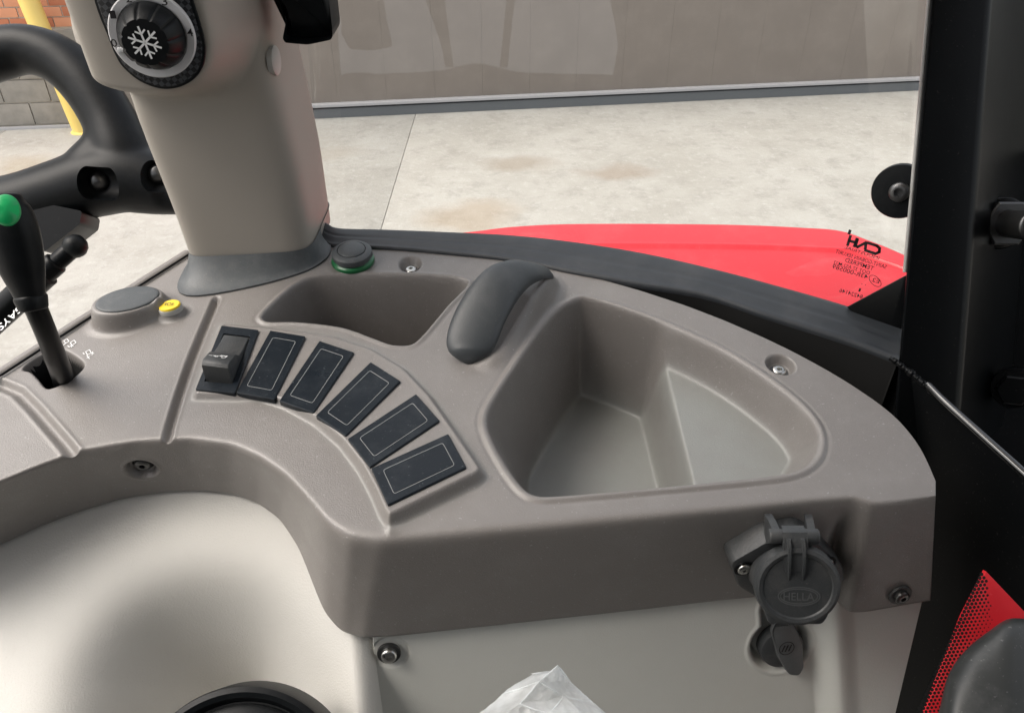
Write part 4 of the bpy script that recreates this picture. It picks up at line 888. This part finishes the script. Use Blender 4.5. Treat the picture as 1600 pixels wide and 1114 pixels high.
# --- sill and lower frame
SC = [(480, 366), (560, 380), (760, 396), (1000, 440), (1200, 490), (1320, 530), (1392, 556), (1440, 590), (1478, 625), (1540, 682), (1600, 736), (1800, 920)]
sc = cat(SC, 200); S3 = con(sc[:, 0], sc[:, 1], -.004); sill = thing('cab_sill', S3[150], 'black painted cab frame dropping below the post and window rail', 'cab frame')
rws = [S3 + np.array([0, .004, -.002]), S3 + np.array([0, 0, -.006])] + [S3 + np.array([0, .0, -.006]) + np.array([.0, .01, -1]) * k for k in np.linspace(.03, .75, 10)]
grid_obj('sill_plate', np.array(rws), K['matte'], sill, flip=True)
0 and print('DEPTHS glass', (dcn - CAM) @ FWD, 'sill', [(hit(x_, y_, S3[170], np.array([0, 1., 0])) - CAM) @ FWD for x_, y_ in ((1541, 895), (1450, 1100), (1590, 1000))])
tb_ = [con(x_, y_, .002) for x_, y_ in ((1450, 600), (1478, 628), (1540, 684), (1600, 738), (1720, 850))]
build('sill_tube', tube([p_ - Z * .0005 for p_ in tb_], [.0023] * 5, 24, res=40), mat('shiny_black_paint', (.003, .0035, .004, 1), .2, spec=.8, coat=.4), sill, sharp=60)
lumpy('weld_bead', [con(x_, y_, .000) for x_, y_ in ((1392, 560), (1412, 574), (1432, 590), (1450, 606), (1468, 622))], .0017, K['dsteel'], sill, 11)

# --- lower right: mudguard seen through dotted glass border, grey cover
LD = .40
lw = thing('lower_window', at(1530, 1000, LD), 'red edged dotted glass border showing red mudguard at the lower right', 'window')
rp4 = at(*np.array([(1536, 890), (1700, 1062), (1700, 1250), (1405, 1250), (1440, 1114), (1500, 960)], float).T, LD + .012)
build('red_backing', prism(rp4, FWD * -1, .003, .0005), K['red'], lw)
mk = M_(); nhole = 0
# printed border: dark dots that shrink away from the edge
eA = at(1536, 884, LD); eB = at(1424, 1126, LD); ed = norm(eB - eA); en = norm(at(1600, 1000, LD) - eA); en = norm(en - ed * (en @ ed)); step = 6.4 * LD / F; Ln = np.linalg.norm(eB - eA)
for i in range(2, int(Ln / step) + 6):
    for j in range(0, 9):
        if j > i * .75: continue
        c = eA + ed * (i + .5 * (j % 2)) * step + en * (j + .6) * step * .87 + (CAM - eA) * .002; rad = step * (.50 - .045 * j)
        q_ = np.arange(8) * math.pi / 4; mk.add(c + np.outer(np.cos(q_) * rad, ed) + np.outer(np.sin(q_) * rad, en), [tuple(range(8))])
o = build('dotted_border', mk, K['hole'], lw, smooth=False); o['kind'] = 'stuff'
gc = thing('grey_cover', at(1560, 1060, .40), 'scuffed dark grey plastic cover rising into the lower right corner', 'cover')
gx = np.linspace(0, 1, 50)[None, :]; gy_ = np.linspace(0, 1, 50)[:, None]
cvt = cat([(1440, 1180), (1468, 1110), (1484, 1050), (1512, 1012), (1546, 985), (1572, 968), (1600, 966), (1680, 975)], 50)
PXg = cvt[:, 0][None, :] + gy_ * 10; PYg = cvt[:, 1][None, :] * (1 - gy_) + 1320 * gy_; dpth = .385 - .04 * np.sqrt(np.clip(gy_, 0, 1)) + 0 * gx
P = at(PXg, PYg, np.broadcast_to(dpth, PXg.shape)); P = np.vstack([CAM + (P[:1] - CAM) * 1.07 - Z * .004, P])
grid_obj('cover_shell', P, mat('scuffed_grey', (.035, .038, .038, 1), .42, dust=.3, dust_col=(.2, .2, .2, 1), dscale=30, speck=.5), gc, flip=True)

# --- plastic bag
def bagmat():
    m = bpy.data.materials.new('clear_bag'); m.use_nodes = True; t = m.node_tree; N = t.nodes; L = t.links; b = N['Principled BSDF']; out = N['Material Output']
    b.inputs['Base Color'].default_value = (.93, .96, .97, 1); b.inputs['Roughness'].default_value = .15; tr = N.new('ShaderNodeBsdfTransparent'); mx = N.new('ShaderNodeMixShader')
    n = N.new('ShaderNodeTexNoise'); n.inputs['Scale'].default_value = 70; n.inputs['Detail'].default_value = 6; tc = N.new('ShaderNodeTexCoord'); L.new(tc.outputs['Object'], n.inputs[0])
    r = N.new('ShaderNodeMapRange'); r.inputs[1].default_value = .35; r.inputs[2].default_value = .7; r.inputs[3].default_value = .5; r.inputs[4].default_value = .92; L.new(n.outputs[0], r.inputs[0])
    bp = N.new('ShaderNodeBump'); bp.inputs['Distance'].default_value = .002; bp.inputs['Strength'].default_value = .6; L.new(n.outputs[0], bp.inputs['Height']); L.new(bp.outputs[0], b.inputs['Normal'])
    tl = N.new('ShaderNodeBsdfTranslucent'); tl.inputs[0].default_value = (.98, 1, 1, 1); m2 = N.new('ShaderNodeMixShader'); m2.inputs[0].default_value = .4; L.new(b.outputs[0], m2.inputs[1]); L.new(tl.outputs[0], m2.inputs[2])
    L.new(r.outputs[0], mx.inputs[0]); L.new(tr.outputs[0], mx.inputs[1]); L.new(m2.outputs[0], mx.inputs[2]); L.new(mx.outputs[0], out.inputs[0]); return m
BM = bagmat(); bd = .30
pts = {'a': (732, 1124, .300), 'b': (784, 1082, .305), 'c': (830, 1050, .31), 'd': (862, 1046, .308), 'e': (871, 1037, .300), 'f': (893, 1065, .310), 'g': (926, 1096, .305), 'h': (962, 1124, .300),
       'i': (842, 1062, .296), 'j': (812, 1097, .292), 'k': (880, 1085, .300), 'l': (858, 1112, .290), 'm': (905, 1108, .293), 'n': (830, 1150, .285), 'o': (900, 1160, .285), 'p': (730, 1200, .29), 'q': (970, 1200, .29), 'r': (780, 1120, .290)}
ks = list(pts); V_ = np.array([at(*pts[k][:2], pts[k][2]) for k in ks]); ix = {k: i for i, k in enumerate(ks)}
tris = ['abr', 'brj', 'bci', 'bij', 'cdi', 'dei', 'eif', 'ifk', 'ikj', 'jkl', 'kfg', 'kgm', 'klm', 'ghm', 'rjn', 'jln', 'lno', 'lmo', 'mho', 'arp', 'rnp', 'hoq', 'nop', 'opq']
bag = thing('plastic_bag', V_.mean(0), 'crumpled clear plastic bag poking up at the bottom edge', 'bag')
o = build('bag_film', M_().add(V_, [tuple(ix[c] for c in t) for t in tris]), BM, bag, sharp=None)
sb = o.modifiers.new('s', 'SUBSURF'); sb.subdivision_type = 'SIMPLE'; sb.levels = 5
evaluated(o)
from mathutils import noise as mn
for v in o.data.vertices:
    c = v.co.copy(); p1 = c * 55; p2 = c * 130 + Vector((3, 1, 7)); w_ = mn.noise_vector(c * 40) * .35
    a1 = 1 - abs(mn.noise(p1 + w_)) * 2.2; a2 = 1 - abs(mn.noise(p2 + w_ * 2)) * 2.2
    a3 = 1 - abs(mn.noise(c * 330 + w_ * 3)) * 2.2; v.co = c + Vector(tuple(-FWD)) * (.0010 * a1 + .0010 * a2 + .0004 * a3) + mn.noise_vector(c * 90) * .0006
o.data.polygons.foreach_set('use_smooth', [True] * len(o.data.polygons)); o.data.set_sharp_from_angle(angle=R(25))

for k_ in ('bi', 'ik', 'kg', 'ei', 'ij', 'jl', 'kl', 'ef', 'fg', 'de', 'cd'):
    A_ = V_[ix[k_[0]]]; B_ = V_[ix[k_[1]]]; m_ = (A_ * .6 + B_ * .4) - FWD * .0016
    build('fold', tube([A_ - FWD * .0012, m_, B_ - FWD * .0012], [.0001, .00028, .0001], 6, res=8, caps=False), BM, bag)
# ================================================================== CAB SHELL (out of view, added and sized for the light on the console)
shell = mat('headliner', (.30, .28, .25, 1), .9); floor_m = mat('blocker_dark', (.05, .05, .05, 1), .8); mat_m = mat('floor_bounce_grey', (.14, .135, .125, 1), .85)
rf = build('unseen_cab_roof', box((.14, -.40, CAM[2] + .70), .70, .90, .04, bev=.01), shell, smooth=False); rf['kind'] = 'structure'  # out-of-view roof, cut back and shifted to let light onto the console
fl_ = build('cab_floor', box((0, -.45, CAM[2] - 1.15), .8, .75, .02, bev=.005), mat_m, smooth=False); fl_['kind'] = 'structure'  # out-of-view floor, its grey set for bounce light on the lower panels

RY = -1.15
wl = roundpoly(np.array([(x_, RY, z_) for x_, z_ in ((-.72, 1.2), (.82, 1.2), (.82, 2.895), (.03, 2.895), (.01, 2.70), (-.10, 2.665), (-.29, 2.625), (-.40, 2.60), (-.5, 2.588), (-.665, 2.58), (-.685, 2.67), (-.672, 2.895), (-.72, 2.895))]), .01, 3)
rw = build('light_block_rear', prism(wl, (0, 1, 0), .03, .002), floor_m, smooth=False); rw['kind'] = 'structure'  # added out of view to darken the fascia; opening outlined for its window reflection
rb = build('reflection_bar', prism(np.array([(x_, RY + .03, z_) for x_, z_ in ((-.52, 2.89), (-.475, 2.89), (-.40, 2.60), (-.44, 2.60))]), (0, 1, 0), .02, .002), floor_m, smooth=False); rb['kind'] = 'structure'  # unseen bar added to make the dark band reflected in the window
for sx0 in (.84, -.734):
    sw_ = build('light_block_side', box((sx0, -.72, 2.05), .015, .40, .80, bev=.004), floor_m, smooth=False); sw_['kind'] = 'structure'  # unseen walls added to block light coming from behind
seat = thing('unseen_seat', (.05, -.55, CAM[2] - .7), 'unseen black seat added behind the viewpoint to darken the console front', 'seat')  # out-of-view seat put in to darken the console front
sm_ = mat('seat_fabric', (.03, .03, .03, 1), .9)
build('seat_cushion', box((.05, -.45, CAM[2] - .62), .25, .24, .06, bev=.03), sm_, seat)
build('backrest', box((.05, -.72, CAM[2] - .25), .24, .06, .38, bev=.04), sm_, seat)
